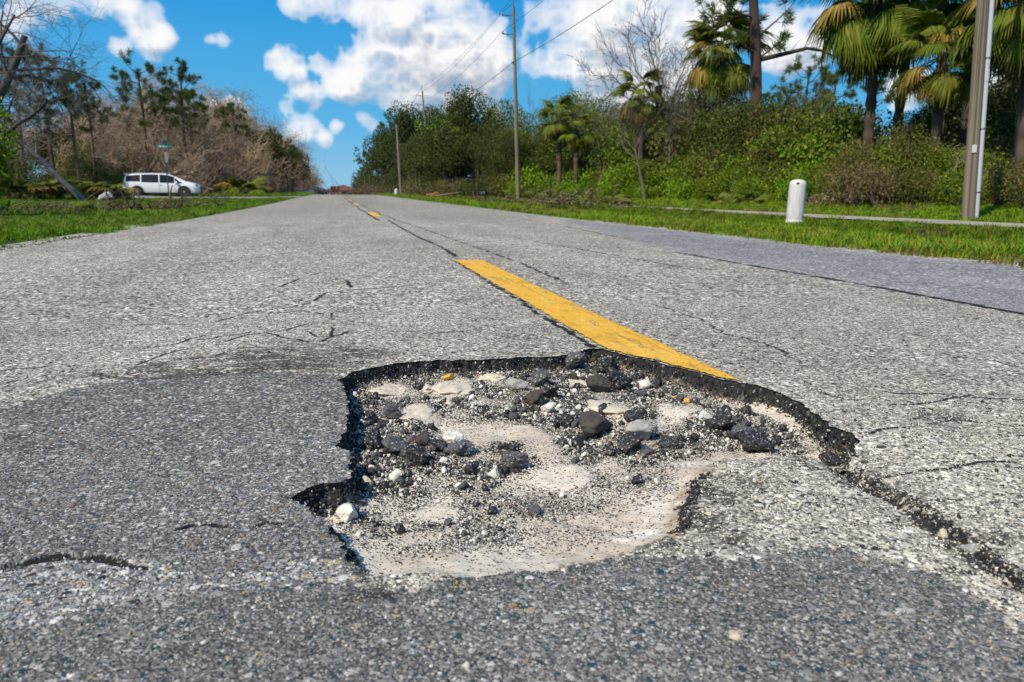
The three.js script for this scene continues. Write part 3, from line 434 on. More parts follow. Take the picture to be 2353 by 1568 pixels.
// ---------- rubble in and about the pothole ----------
function rockGeo(seed, detail, stretch, cuts, rough, tone, fleck) {
  let g = new THREE.IcosahedronGeometry(1, detail); g.deleteAttribute('uv'); g.deleteAttribute('normal'); g = mergeVertices(g, 1e-4);
  const r = rng(seed), p = g.attributes.position, planes = [], col = new Float32Array(p.count * 3), s = r() * 90;
  for (let i = 0; i < cuts; i++) { const y = r() * 2 - 1, a = r() * 6.283, q = Math.sqrt(1 - y * y); planes.push([q * Math.cos(a), y, q * Math.sin(a), 0.42 + 0.36 * r()]); }
  for (let i = 0; i < p.count; i++) {
    let x = p.getX(i), y = p.getY(i), z = p.getZ(i), m = 1;
    for (const [a, b, c, d] of planes) { const t = a * x + b * y + c * z; if (t > d) m = Math.min(m, lerp(1, d / t, 0.99)); }
    const n = 1 + (vn3(x * 1.6 + s, y * 1.6, z * 1.6) - 0.5) * 0.4 + (vn3(x * 5 + s, y * 5, z * 5) - 0.5) * rough + (vn3(x * 13 + s, y * 13, z * 13) - 0.5) * rough * 0.6;
    m *= n; p.setXYZ(i, x * m * stretch[0], y * m * stretch[1], z * m * stretch[2]);
    const f = 0.7 + 0.6 * vn3(x * 6 + s, y * 6 + 3, z * 6), h = hash3(i, seed, 5), k = h > 1 - fleck ? 2 : h > 1 - fleck * 2.5 ? 1 : 0, c = k === 2 ? [0.5, 0.48, 0.44] : k === 1 ? [0.14, 0.135, 0.125] : tone;
    for (let q = 0; q < 3; q++) col[i * 3 + q] = c[q] * f;
  }
  g.setAttribute('color', new THREE.BufferAttribute(col, 3)); g.computeVertexNormals(); g.computeBoundingBox(); return g;
}
const rockMat = std({ vertexColors: true, roughness: 0.82 }), tarMat = std({ vertexColors: true, roughness: 0.62 });
const TONES = { tar: [0.020, 0.020, 0.021], grey: [0.075, 0.076, 0.08], brown: [0.06, 0.05, 0.042], white: [0.68, 0.655, 0.58], cream: [0.55, 0.47, 0.34], pale: [0.34, 0.33, 0.30], amber: [0.62, 0.36, 0.06] };
function groundAt(x, z) { return inHole(x, Math.round(z * 1000) / 1000) ? floorY(x, z) : roadY(x, z); }
let rockSeed = 500;
function rock(name, vx, vy, w, h, kind, label, category, grp, sink = 0.28, base = 1) {
  let y = inHole(...onPlane(vx, vy + h * 0.35, -0.038)) ? -0.036 : 0; const [x, z] = onPlane(vx, vy + h * 0.32, y), gy = groundAt(x, z), dist = Math.hypot(x, EYE, z), k = dist / FPX, seed = rockSeed++;
  const big = w > 40, tar = kind === 'tar', g = rockGeo(seed, w > 44 ? 13 : w > 24 ? 8 : 4, [w * k / 2 * 1.18, Math.max(0.66 * w, h) * k / 2 * 1.22, w * k / 2 * 1.05], tar || kind === 'grey' ? 13 : 9, tar ? 0.30 : kind === 'grey' ? 0.24 : 0.15, TONES[kind], tar ? 0.035 : kind === 'grey' ? 0.05 : 0);
  const o = mesh(name, g, tar ? tarMat : rockMat); o.position.set(x, gy - g.boundingBox.min.y * (1 - sink), z); o.rotation.y = seed * 1.3 % 1.2 - 0.6;
  tag(o, label, category ?? 'rock', grp); return o;
}
rock('asphalt_lump', 1418, 862, 62, 66, 'tar', 'largest black asphalt block, tilted against the far wall below the yellow dash', 'asphalt lump');
rock('asphalt_lump', 1374, 880, 54, 40, 'brown', 'dark brown lump just left of the largest tilted black block', 'asphalt lump');
rock('asphalt_lump', 1392, 838, 64, 36, 'tar', 'black lump wedged behind the tilted block under the far rim', 'asphalt lump');
rock('asphalt_lump', 1318, 832, 52, 42, 'grey', 'grey lump leaning on the far rim left of the tilted black block', 'asphalt lump');
rock('asphalt_lump', 1243, 864, 54, 50, 'grey', 'grey chunk with pale streaked face, topmost of a stack of three', 'asphalt lump');
rock('asphalt_lump', 1224, 908, 48, 44, 'brown', 'round dark lump with brown face, left below the pale streaked chunk', 'asphalt lump');
rock('asphalt_lump', 1264, 897, 42, 38, 'tar', 'smooth black lump, right below the pale streaked chunk', 'asphalt lump');
rock('boulder', 1372, 966, 86, 60, 'brown', 'big rounded brown grey stone in the middle of the pothole', 'stone');
rock('limestone_rock', 1260, 930, 38, 33, 'white', 'bright white angular rock right below the stack of dark lumps', 'stone');
rock('limestone_rock', 800, 1172, 50, 44, 'white', 'white rock alone in the shaded bay at the left rim', 'stone');
rock('asphalt_lump', 1660, 960, 64, 54, 'tar', 'tall black lump of asphalt right of the flat white stone', 'asphalt lump');
rock('asphalt_lump', 1700, 988, 58, 44, 'grey', 'rough dark grey lump touching the tall black lump on its right', 'asphalt lump');
rock('limestone_rock', 1617, 953, 38, 24, 'white', 'flat white stone left of the tall black lump', 'stone');
rock('asphalt_lump', 1470, 990, 68, 36, 'pale', 'flat grey topped slab right of the big brown stone', 'asphalt lump');
rock('asphalt_lump', 1450, 1016, 60, 38, 'tar', 'black lump in front of the flat grey topped slab', 'asphalt lump');
rock('asphalt_lump', 1735, 1024, 64, 28, 'tar', 'low wide black slab near the right side of the rubble', 'asphalt lump');
rock('asphalt_lump', 1768, 1020, 34, 34, 'tar', 'small black lump at the right end of the low wide slab', 'asphalt lump');
rock('asphalt_lump', 1907, 1050, 50, 46, 'tar', 'black cube-like chunk at the right corner of the pothole', 'asphalt lump');
rock('asphalt_lump', 898, 936, 54, 40, 'grey', 'dark grey angular lump left of the pale slabs', 'asphalt lump');
rock('asphalt_lump', 852, 952, 32, 34, 'tar', 'small round black lump close to the left wall', 'asphalt lump');
rock('asphalt_lump', 1175, 1052, 74, 50, 'grey', 'large grey lump at the front edge of the rubble', 'asphalt lump');
rock('limestone_rock', 1137, 1074, 28, 26, 'white', 'white pebble leaning on the large grey lump at its left', 'stone');
rock('asphalt_lump', 914, 1018, 62, 46, 'grey', 'dark grey lump in the heap along the left wall, biggest of that heap', 'asphalt lump');
rock('asphalt_lump', 860, 1002, 50, 52, 'tar', 'black lump in the heap, nearest to the left wall', 'asphalt lump');
rock('stone', 972, 1000, 36, 28, 'brown', 'tan brown pebble behind the left heap', 'stone');
rock('asphalt_lump', 960, 1044, 58, 44, 'tar', 'black lump at the front of the left heap', 'asphalt lump');
rock('asphalt_lump', 1060, 1022, 56, 34, 'grey', 'grey flat lump right of the left heap', 'asphalt lump');
rock('limestone_rock', 1040, 1000, 48, 20, 'white', 'low white stone behind the grey flat lump', 'stone');
rock('asphalt_lump', 1010, 1010, 48, 30, 'tar', 'black lump between the left heap and the grey flat lump', 'asphalt lump');
rock('limestone_rock', 912, 1083, 34, 22, 'white', 'pale pebble in front of the left heap', 'stone');
rock('limestone_rock', 840, 1104, 30, 26, 'cream', 'cream pebble beside the left wall above the shaded bay', 'stone');
rock('limestone_rock', 1480, 876, 30, 20, 'white', 'white pebble right of the largest tilted block', 'stone');
rock('asphalt_lump', 1545, 1012, 54, 30, 'tar', 'flat black lump in the middle of the right rubble', 'asphalt lump');
rock('asphalt_lump', 1288, 960, 50, 34, 'tar', 'black lump between the white angular rock and the big brown stone', 'asphalt lump');
rock('asphalt_lump', 1450, 950, 50, 34, 'tar', 'black lump behind the flat grey topped slab', 'asphalt lump');
rock('asphalt_lump', 1188, 880, 42, 30, 'pale', 'grey pebble at the left foot of the stack of three lumps', 'asphalt lump');
rock('paint_chip', 1032, 832, 27, 15, 'amber', 'yellow paint chip lying on the far rim', 'paint chip');
rock('paint_chip', 1577, 915, 16, 14, 'amber', 'bright orange yellow chip left of the tall black lump', 'paint chip');
rock('paint_chip', 1550, 905, 11, 9, 'amber', 'tiny amber chip below the yellow dash', 'paint chip');
rock('asphalt_crumb', 1628, 1277, 13, 13, 'tar', 'black crumb alone on the asphalt right below the pothole', 'asphalt crumb');
rock('asphalt_crumb', 1146, 1203, 16, 11, 'tar', 'black crumb alone on the pale pothole floor', 'asphalt crumb');
rock('pebble', 1695, 1459, 30, 16, 'cream', 'cream flat pebble pressed into the front asphalt', 'pebble', null, 0.75);
rock('pebble', 1628, 1168, 14, 10, 'cream', 'small yellow pebble on the dark right rim', 'pebble', null, 0.4);
rock('pebble', 2226, 1240, 48, 26, 'pale', 'grey oval pebble in the furrow at the right', 'pebble', null, 0.5);
rock('pebble', 2166, 1222, 22, 22, 'cream', 'small brown pebble in the furrow left of the grey oval one', 'pebble', null, 0.35);
rock('pebble', 2190, 1400, 44, 22, 'grey', 'dark blue grey oval pebble pressed into the asphalt at the lower right', 'pebble', null, 0.8);
rock('pebble', 310, 1318, 18, 12, 'pale', 'small grey pebble at the end of the left step', 'pebble', null, 0.5);

{ // flat pale stones bedded in the floor
  const L = [[962, 945, 80, 40], [1042, 886, 80, 36], [893, 896, 80, 22], [1030, 912, 60, 22], [1410, 938, 84, 46], [1130, 868, 90, 16], [985, 885, 44, 16], [1320, 870, 50, 20], [1445, 958, 40, 24]];
  for (const [vx, vy, w, h] of L) { const [x, z] = onPlane(vx, vy, -0.036), k = Math.hypot(x, EYE, z) / FPX, [, z2] = onPlane(vx, vy + h, -0.036), g = rockGeo(rockSeed++, 7, [w * k * 0.56, 0.011, Math.abs(z2 - z) * 0.6], 9, 0.3, [0.60, 0.525, 0.40], 0.01); const o = mesh('bedded_stone', g, rockMat, pothole); o.position.set(x, floorY(x, z) - 0.001, z); o.rotation.y = (rockSeed % 7 - 3) * 0.08; }
}
{ // countable clasts, then the grit that nobody could count
  const r = rng(321), kinds = [['asphalt_crumb', 'black crumb of broken asphalt scattered among the pothole rubble', 'asphalt crumb', 'black asphalt crumbs in the pothole', 'tar', 300], ['limestone_pebble', 'small white limestone pebble scattered among the pothole rubble', 'pebble', 'white pebbles in the pothole', 'white', 170], ['grey_pebble', 'small grey pebble scattered among the pothole rubble', 'pebble', 'grey pebbles in the pothole', 'grey', 110]];
  for (const [name, label, cat, grp, tone, count] of kinds) {
    const protos = [0, 1, 2, 3].map((q) => rockGeo(900 + q + count, 3, [1, 0.75 + 0.25 * r(), 0.8 + 0.2 * r()], 9, tone === 'white' ? 0.2 : 0.4, TONES[tone], tone === 'tar' ? 0.03 : 0));
    for (let n = 0, tries = 0; n < count && tries < 9000; tries++) {
      const x = lerp(0, 0.86, r()), z = lerp(-1.78, -0.78, r()), g = gravelAt(x, z);
      if (!inHole(x, Math.round(z * 1000) / 1000) || r() > (tone === 'tar' ? g * g * g * 1.3 - 0.06 : g * g) || farRim(x, z)[0] < 0.015) continue;
      const s = (tone === 'white' ? 0.0035 + 0.006 * r() * r() : 0.0040 + 0.0092 * Math.pow(r(), 1.8)); n++;
      const o = mesh(name, protos[n % 4], tone === 'tar' ? tarMat : rockMat); o.scale.setScalar(s); o.rotation.set(r() * 6, r() * 6, r() * 6); o.position.set(x, floorY(x, z) + s * 0.45, z); tag(o, label, cat, grp);
    }
  }
  const grit = (name, label, N, pick, size, tone, parent) => {
    const g = rockGeo(77, 1, [1, 0.75, 0.85], 5, 0.1, [1, 1, 1], 0), m = new THREE.InstancedMesh(g, std({ vertexColors: true, roughness: 0.85 }), N), M = new THREE.Matrix4(), E = new THREE.Euler(), Qn = new THREE.Quaternion(), col = new THREE.Color(); let n = 0;
    for (let t = 0; n < N && t < N * 40; t++) { const at = pick(); if (!at) continue; const s = size(at); E.set(r() * 6, r() * 6, r() * 6); M.compose(V3(at[0], at[1] + s * (at[3] ?? 0.3), at[2]), Qn.setFromEuler(E), V3(s, s, s)); m.setMatrixAt(n, M); const c = tone(at), f = 0.75 + 0.5 * r(); col.setRGB(c[0] * f, c[1] * f, c[2] * f); m.setColorAt(n, col); n++; }
    m.count = n; m.name = parent === scene ? numbered(name) : name; m.castShadow = m.receiveShadow = true; parent.add(m); tag(m, label, parent === scene ? 'gravel' : null, null, 'stuff');
  };
  const mixT = () => { const q = r(); return q < 0.5 ? [0.022, 0.022, 0.022] : q < 0.75 ? [0.62, 0.59, 0.52] : q < 0.92 ? [0.17, 0.165, 0.155] : [0.42, 0.34, 0.23]; };
  grit('gravel', 'fine black and white grit strewn over the pothole floor', 42000, () => { const x = lerp(-0.06, 0.88, r()), z = lerp(-1.8, -0.72, r()), g = gravelAt(x, z); if (r() > Math.pow(g, 1.4) * 1.05 + 0.02 || !inHole(x, Math.round(z * 1000) / 1000)) return null; return [x, floorY(x, z), z, 0.3, g]; }, (a) => 0.0008 + (0.0006 + 0.0034 * a[4]) * r() * r(), mixT, scene);
  grit('aggregate', 'small stones standing out of the worn asphalt', 30000, () => { const z = lerp(-1.5, -0.42, Math.sqrt(r())), x = lerp(-0.62, 1.3, r()); if (x < -0.05 + z * 0.45 - 0.05 || inHole(x, Math.round(z * 1000) / 1000)) return null; const zn = zoneOf(x, z); return [x, roadY(x, z), z, zn === 2 ? 0.1 : -0.1, zn]; }, (a) => (a[4] === 3 ? 0.0011 : 0.0012) + 0.0022 * r() * r(), (a) => { const m = MIX[a[4]]; let p = r(), c = m[1][0]; for (let q = 1; q < m.length; q++) { p -= m[q][1]; if (p <= 0) { c = m[q][0]; break; } } return c; }, road);
  const onLine = (L, w) => { const t = r() * (L.length - 1), i = Math.min(L.length - 2, t | 0), f = t - i, x = lerp(L[i][0], L[i + 1][0], f) + (r() - 0.5) * w, z = lerp(L[i][1], L[i + 1][1], f) + (r() - 0.5) * w; return [x, roadY(x, z), z, 0.4]; };
  grit('crumbs', 'dark grit lying in the long furrow at the right', 3200, () => { const a = onLine(FURROW, 0.045); return inHole(a[0], Math.round(a[2] * 1000) / 1000) ? null : a; }, () => 0.001 + 0.003 * r() * r(), () => r() < 0.75 ? [0.03, 0.03, 0.032] : r() < 0.5 ? [0.2, 0.19, 0.17] : [0.5, 0.45, 0.36], scene);
  grit('loose_grit', 'loose pebbles and bits of leaf lying on the road round the pothole', 420, () => { const z = lerp(-3.2, -0.55, r()), x = lerp(-1, 2.2, r()); if (inHole(x, Math.round(z * 1000) / 1000) || Math.hypot(x - 0.4, z + 1.2) > 0.6 + 1.4 * r() * r()) return null; return [x, roadY(x, z), z, 0.35]; }, () => 0.0016 + 0.0036 * Math.pow(r(), 4), () => { const q = r(); return q < 0.45 ? [0.03, 0.03, 0.03] : q < 0.7 ? [0.5, 0.46, 0.38] : q < 0.88 ? [0.25, 0.23, 0.2] : [0.42, 0.27, 0.08]; }, scene);
  grit('wall_grit', 'broken stone ends showing in the asphalt edge', 5000, () => { const p = rim[(r() * rim.length) | 0]; if (p.d < 0.02) return null; const t = r(), x = p.x - p.nx * (0.002 + 0.016 * t * t), z = p.z - p.nz * (0.002 + 0.016 * t * t); return [x, lerp(-0.006, -p.d + 0.006, t), z, 0]; }, () => 0.0012 + 0.0032 * r() * r(), () => r() < 0.86 ? [0.022, 0.022, 0.023] : r() < 0.6 ? [0.12, 0.11, 0.1] : [0.45, 0.42, 0.37], pothole);
}
// ---------- ground, path, side road ----------
const land = (() => {
  const xs = [-600, -300, -150, -90, ...span(-60, -14, 2), ...span(-13, -3, 0.5), -2.7, -2.45, ...span(-2.2, 3.4, 0.8), ...span(3.6, 4.6, 0.1), ...span(4.8, 14, 0.4), ...span(15, 60, 2), 90, 150, 300, 600];
  const zs = [60, 30, 10, 4, 0, ...span(-1, -30, 0.5), ...span(-31, -110, 1.5), ...span(-115, -300, 8), -400, -600, -1200];
  const tint = (x, z) => { const a = fbm2(x * 0.35 + 3, z * 0.35, 4), b = fbm2(x * 2.2, z * 2.2, 3), dry = ss(0.52, 0.68, a) * 0.7, g = 0.7 + 0.6 * b; return [lerp(0.055, 0.13, dry) * g, lerp(0.075, 0.095, dry) * g, lerp(0.018, 0.045, dry) * g]; };
  const g = sheet(xs, zs, (x, z) => landY(x, z) + (x < edgeL(z) - 0.3 || x > edgeR(z) + 0.3 ? (fbm2(x * 0.7, z * 0.7, 3) - 0.5) * 0.07 : 0), (x, z) => [x, z], null, tint);
  const W = 512, d = new Uint8Array(W * W * 4), h = new Uint8Array(W * W * 4);
  for (let j = 0; j < W; j++) for (let i = 0; i < W; i++) { const k = (j * W + i) * 4, n = 0.55 + 0.45 * hash2(i >> 1, j >> 1) * 0.6 + 0.4 * hash2(i, j) * 0.5, w = hash2((i / 5) | 0, (j / 3) | 0) > 0.93 ? 1.5 : 1; for (let c = 0; c < 3; c++) d[k + c] = Math.min(255, 200 * n * w * (c === 1 ? 1 : 0.97)); d[k + 3] = 255; h[k] = h[k + 1] = h[k + 2] = 255 * hash2(i >> 1, j); h[k + 3] = 255; }
  return mesh('ground', g, std({ vertexColors: true, map: tex8(d, W, W, true), bumpMap: tex8(h, W, W, false), bumpScale: 0.02, roughness: 1 }));
})();
tag(land, 'flat grassy ground on both sides of the road', 'ground', null, 'structure');
{
  const W = 256, d = new Uint8Array(W * W * 4); for (let i = 0; i < W * W; i++) { const x = i % W, y = (i / W) | 0, n = 175 + 60 * hash2(x, y) + 20 * (fbm2(x / 20, y / 20, 3) - 0.5); d[i * 4] = n; d[i * 4 + 1] = n * 0.98; d[i * 4 + 2] = n * 0.93; d[i * 4 + 3] = 255; }
  const concrete = std({ map: tex8(d, W, W, true), color: C(0.62, 0.57, 0.50) });
  const path = group('sidewalk'); tag(path, 'pale concrete sidewalk running through the grass on the right', 'sidewalk', null, 'structure');
  const X0 = 10.5, X1 = 12.0;
  for (let n = 0; n < 42; n++) { const z0 = -8.5 - n * 1.8, z1 = z0 - 1.785, xs = [X0, (X0 + X1) / 2, X1], g = sheet(xs, [z0, (z0 + z1) / 2, z1], (x, z) => landY(11.2, z) + 0.055 + 0.006 * (hash2(n, 3) - 0.5), (x, z) => [x, z]); mesh('paving_slab', g, concrete, path);
  }
  const side = sheet(span(-40, -2.2, 0.9), span(-48.5, -58, 0.5), (x, z) => landY(Math.min(x, edgeL(z) - 0.01), z) + 0.05, (x, z) => [x / 4, z / 4], null, () => [0.8, 0.8, 0.8]);
  tag(mesh('side_road', side, farMat), 'narrow grey side road joining from the left under the white van', 'road', null, 'structure');
  // patches of drive beyond the grass
}

// ---------- grass ----------
{
  const blade = (n, h, spread, seed, dry) => { const g = new GB(), r = rng(seed); for (let i = 0; i < n; i++) { const a = r() * 6.283, q = spread * Math.sqrt(r()), x = Math.cos(a) * q, z = Math.sin(a) * q, l = h * (0.5 + 0.6 * r()), b = r() * 6.283, le = l * (0.15 + 0.6 * r()), w = 0.0045 + 0.004 * r(), cx = Math.cos(b), cz = Math.sin(b), t = r(), c = t < dry ? [1.9, 1.15, 0.9] : [0.75 + 0.6 * r(), 0.8 + 0.5 * r(), 0.7 + 0.4 * r()];
    const p = (f, s) => { const y = l * f * (1 - 0.25 * f), o = le * f * f; return [x + cx * o - cz * w * s * (1 - f * f), y, z + cz * o + cx * w * s * (1 - f * f)]; };
    const N = [cx * -0.35, 0.85, cz * -0.35], v = [p(0, 1), p(0, -1), p(0.55, 1), p(0.55, -1), p(1, 0)].map((m) => g.v(...m, ...N, c)); g.i.push(v[0], v[1], v[2], v[1], v[3], v[2], v[2], v[3], v[4]); } return g.flat(); };
  const tufts = [blade(16, 0.085, 0.06, 1, 0.06), blade(16, 0.13, 0.08, 2, 0.1), blade(14, 0.06, 0.07, 3, 0.16)], mat = new THREE.MeshPhysicalMaterial({ vertexColors: true, roughness: 0.8, specularIntensity: 0.2, transmission: 0.3, thickness: 0, side: THREE.DoubleSide });
  const r = rng(5), put = tufts.map(() => []), rows = [];
  const add = (x, z, s, tint) => put[(r() * 3) | 0].push([x, z, s, tint]);
  const area = (x0, x1, z0, z1, per, scale = 1, f = null) => { const n = Math.round(Math.abs((x1 - x0) * (z1 - z0)) * per); for (let i = 0; i < n; i++) { const x = lerp(x0, x1, r()), z = lerp(z0, z1, r()); if (x > 10.48 && x < 12.02 && z < -8) continue; if (x < edgeR(z) + 0.03 && x > edgeL(z) - 0.03) continue; if (x < -2 && z < -48.3 && z > -58.3) continue; const bare = fbm2(x * 1.1 + 20, z * 1.1, 3); if (f && !f(x, z, bare)) continue; if (bare > 0.58 && r() < ss(0.58, 0.7, bare) * 0.85) continue; add(x, z, scale * (0.7 + 0.6 * r()), bare); } };
  const edge = (x, z, b) => { const d = x > 0 ? x - edgeR(z) : edgeL(z) - x; return d > 0.28 * vn2(z * 3, 4) || r() < 0.3; };
  area(3.6, 6.5, -2.2, -9, 560, 0.95, edge); area(3.7, 6.5, -9, -20, 260, 1.1, edge); area(6.5, 10.6, -4, -20, 150, 1.15); area(12, 19, -7, -26, 80, 1.5); area(4, 10.5, -20, -45, 70, 1.6, edge); area(12, 18, -26, -50, 36, 2); area(4, 12, -45, -90, 22, 2.4);
  area(-4.6, -2.3, -5, -14, 420, 0.85, (x, z, b) => edge(x, z, b) && !(x > -2.9 - 0.25 * vn2(z * 4, 8) && z > -8.6 && r() < 0.93)); area(-9, -4.6, -7, -18, 220, 0.95); area(-4.5, -2.3, -14, -30, 150, 1.1, edge); area(-20, -4.5, -18, -34, 60, 1.4); area(-20, -9, -10, -18, 110, 1.1); area(-34, -2.3, -34, -48, 40, 1.1); area(-16, -2.4, -58, -120, 16, 2.6);
  const grass = group('grass'); tag(grass, 'short green mown grass covering both verges', 'grass', null, 'stuff');
  tufts.forEach((g, k) => { const L = put[k], m = new THREE.InstancedMesh(g, mat, L.length), M = new THREE.Matrix4(), Q = new THREE.Quaternion(), E = new THREE.Euler(), c = new THREE.Color();
    L.forEach(([x, z, s, b], i) => { E.set(0, r() * 6.28, 0); M.compose(V3(x, landY(x, z) - 0.01 + (fbm2(x * 0.7, z * 0.7, 3) - 0.5) * 0.07, z), Q.setFromEuler(E), V3(s, s * (0.8 + 0.4 * r()), s)); m.setMatrixAt(i, M); const big = fbm2(x * 0.45 + 9, z * 0.3, 3), dry = ss(0.55, 0.72, b) * 0.75 + 0.25 * ss(0.5, 0.75, big), left = x < 0 ? 0.72 : 1, dark = x > 6 && x < 10.6 ? 0.72 : 1; c.setRGB(lerp(0.155, 0.20, dry) * left * dark, lerp(0.275, 0.155, dry) * (x < 0 ? 0.86 : 1) * dark, lerp(0.012, 0.05, dry) * dark); m.setColorAt(i, c); });
    m.name = 'grass_tufts'; m.userData.kind = 'stuff'; m.castShadow = m.receiveShadow = true; grass.add(m); });
  const st = rockGeo(88, 1, [1, 0.7, 0.9], 5, 0.1, [1, 1, 1], 0), N = 2600, gm = new THREE.InstancedMesh(st, std({ vertexColors: true }), N), M = new THREE.Matrix4(), Q = new THREE.Quaternion(), E = new THREE.Euler(), c = new THREE.Color();
  for (let i = 0; i < N; i++) { const z = lerp(-4.8, -9, r()), x = edgeL(z) - 0.02 - 0.5 * r() * r() * ss(-9, -6, z) - 0.05 * r(), s = 0.008 + 0.016 * r(); E.set(r() * 6, r() * 6, r() * 6); M.compose(V3(x, landY(x, z) + s * 0.3, z), Q.setFromEuler(E), V3(s, s, s)); gm.setMatrixAt(i, M); const g = 0.03 + 0.09 * r() * r(); c.setRGB(g, g, g * 1.03); gm.setColorAt(i, c); }
  gm.name = 'shoulder_gravel'; gm.castShadow = gm.receiveShadow = true; scene.add(gm); tag(gm, 'dark loose gravel along the left road edge', 'gravel', null, 'stuff');
}

// ---------- plants: one of each kind, then copies ----------
const barkMat = std({ vertexColors: true, roughness: 0.95 });
const leafMat = new THREE.MeshPhysicalMaterial({ vertexColors: true, roughness: 0.7, specularIntensity: 0.25, transmission: 0.3, thickness: 0, side: THREE.DoubleSide });
const dryMat = new THREE.MeshPhysicalMaterial({ vertexColors: true, roughness: 0.8, transmission: 0.15, thickness: 0, side: THREE.DoubleSide });
const sph = (r) => { const y = r() * 2 - 1, a = r() * 6.283, q = Math.sqrt(1 - y * y); return V3(q * Math.cos(a), y, q * Math.sin(a)); };
function limb(gb, r, p, dir, len, rad, sides, o) {       // a wandering branch; returns its points
  const n = o.seg ?? 5, pts = [p.clone()], rad2 = [rad], d = dir.clone();
  for (let i = 1; i <= n; i++) { d.addScaledVector(sph(r), o.wander ?? 0.22); d.y += o.lift ?? 0; d.normalize(); pts.push(pts[i - 1].clone().addScaledVector(d, len / n)); rad2.push(rad * lerp(1, o.tip ?? 0.45, i / n)); }
  gb.tube(pts, rad2, sides, o.col ?? ((t) => [0.1, 0.08, 0.06])); return { pts, d };
}
const along = (pts, t) => { const f = t * (pts.length - 1), i = Math.min(pts.length - 2, f | 0); return { p: pts[i].clone().lerp(pts[i + 1], f - i), d: pts[i + 1].clone().sub(pts[i]).normalize() }; };
const away = (r, d, ang) => { const s = sph(r); s.addScaledVector(d, -s.dot(d)).normalize(); return d.clone().multiplyScalar(Math.cos(ang)).addScaledVector(s, Math.sin(ang)).normalize(); };

function bareTree(seed, { h = 8, rad = 0.16, lean = V3(0, 0, 0), kids = [7, 6, 6, 4], fine = 0.006, col = [0.21, 0.155, 0.105], dead = 0, spread = 0.9, lift = 0.05, start = 0.3, tuft = 0, thin = 1 }) {
  const r = rng(seed), trunk = new GB(), twigs = new GB(), leaves = new GB(), tips = [];
  const c1 = (k) => { const f = k * (0.75 + 0.5 * r()); return [col[0] * f, col[1] * f, col[2] * f]; };
  const grow = (p, dir, len, w, lev) => {
    const gb = lev < 2 ? trunk : twigs, cc = c1(lev === 0 ? 0.75 : lev === 1 ? 0.85 : 1), { pts } = limb(gb, r, p, dir, len, Math.max(w, fine * (lev > 3 ? 1 : 1.4)), lev === 0 ? 8 : lev === 1 ? 5 : 3, { seg: lev === 0 ? 7 : lev === 1 ? 6 : lev < 4 ? 4 : 2, wander: lev === 0 ? 0.16 : 0.3, lift: lev ? lift : 0.04, tip: lev < 2 ? 0.42 : 0.35, col: cc });
    if (lev >= kids.length) { tips.push(pts[pts.length - 1]); return; }
    for (let i = 0; i < kids[lev]; i++) { const t = lev === 0 ? start + (1 - start) * Math.pow((i + r()) / kids[0], 0.8) : 0.25 + 0.75 * (i + r()) / kids[lev], { p: q, d } = along(pts, Math.min(0.999, t)), a = (0.45 + 0.75 * r()) * spread; grow(q, away(r, d, a), len * (0.42 + 0.3 * r()) * (lev === 0 ? 0.95 : 1), w * lerp(1, 0.45, t) * (lev === 0 ? 0.52 : 0.5) * (lev > 1 ? thin : 1), lev + 1); }
  };
  grow(V3(0, -0.2, 0), V3(0, 1, 0).add(lean).normalize(), h * 0.62, rad, 0);
  const lf = (p, n, s, cs) => { for (let k = 0; k < n; k++) { const d = sph(r), q = p.clone().addScaledVector(sph(r), s * 2.2), c = cs[(r() * cs.length) | 0], f = 0.7 + 0.6 * r(); leaves.leaf(q, d, away(r, d, 1.5708), s * (0.7 + 0.6 * r()), s * 0.5, [c[0] * f, c[1] * f, c[2] * f]); } };
  if (dead) for (const t of tips) if (r() < dead) lf(t, 3, 0.11, [[0.30, 0.205, 0.12], [0.25, 0.175, 0.10], [0.18, 0.15, 0.07]]);
  if (tuft) for (const t of tips) if (r() < tuft) lf(t, 26, 0.13, [[0.075, 0.12, 0.02], [0.11, 0.15, 0.025], [0.13, 0.13, 0.03]]);
  return { trunk: trunk.build(), twigs: twigs.build(), leaves: leaves.k ? leaves.flat() : null };
}
function leafMass(gb, r, lobes, per, size, cols, o = {}) {   // leaves through the volume of several lobes, densest near the outside
  for (const [cx, cy, cz, rx, ry, rz] of lobes) {
    const n = Math.round(per * Math.pow(rx * ry * rz, 0.66));
    for (let k = 0; k < n; k++) {
      const s = sph(r); if (s.y < -0.35 && r() < 0.6) continue;
      const clump = 0.8 + 0.32 * vn3(s.x * 2.6 + cx * 3, s.y * 2.6 + cy, s.z * 2.6 + cz), q = (k % 5 === 0 ? 0.35 + 0.55 * r() : Math.pow(r(), 0.18)) * clump, p = V3(cx + s.x * rx * q, cy + s.y * ry * q, cz + s.z * rz * q);
      if (p.y < 0.02) continue;
      const d = s.clone().multiplyScalar(0.5).add(sph(r).multiplyScalar(0.8)); d.y -= o.droop ?? 0.25; d.normalize();
      const u = away(r, d, 1.5708); if (u.dot(s) + u.y < 0) u.negate();
      const c = cols[(Math.pow(r(), 1.2) * cols.length) | 0], f = (0.65 + 0.7 * r()) * (0.75 + 0.5 * vn3(p.x * 1.3 + 9, p.y * 1.3, p.z * 1.3)), L = size * (0.6 + 0.8 * r()); gb.leaf(p, d, u, L, L * (o.wide ?? 0.55), [c[0] * f, c[1] * f, c[2] * f]);
    }
  }
}
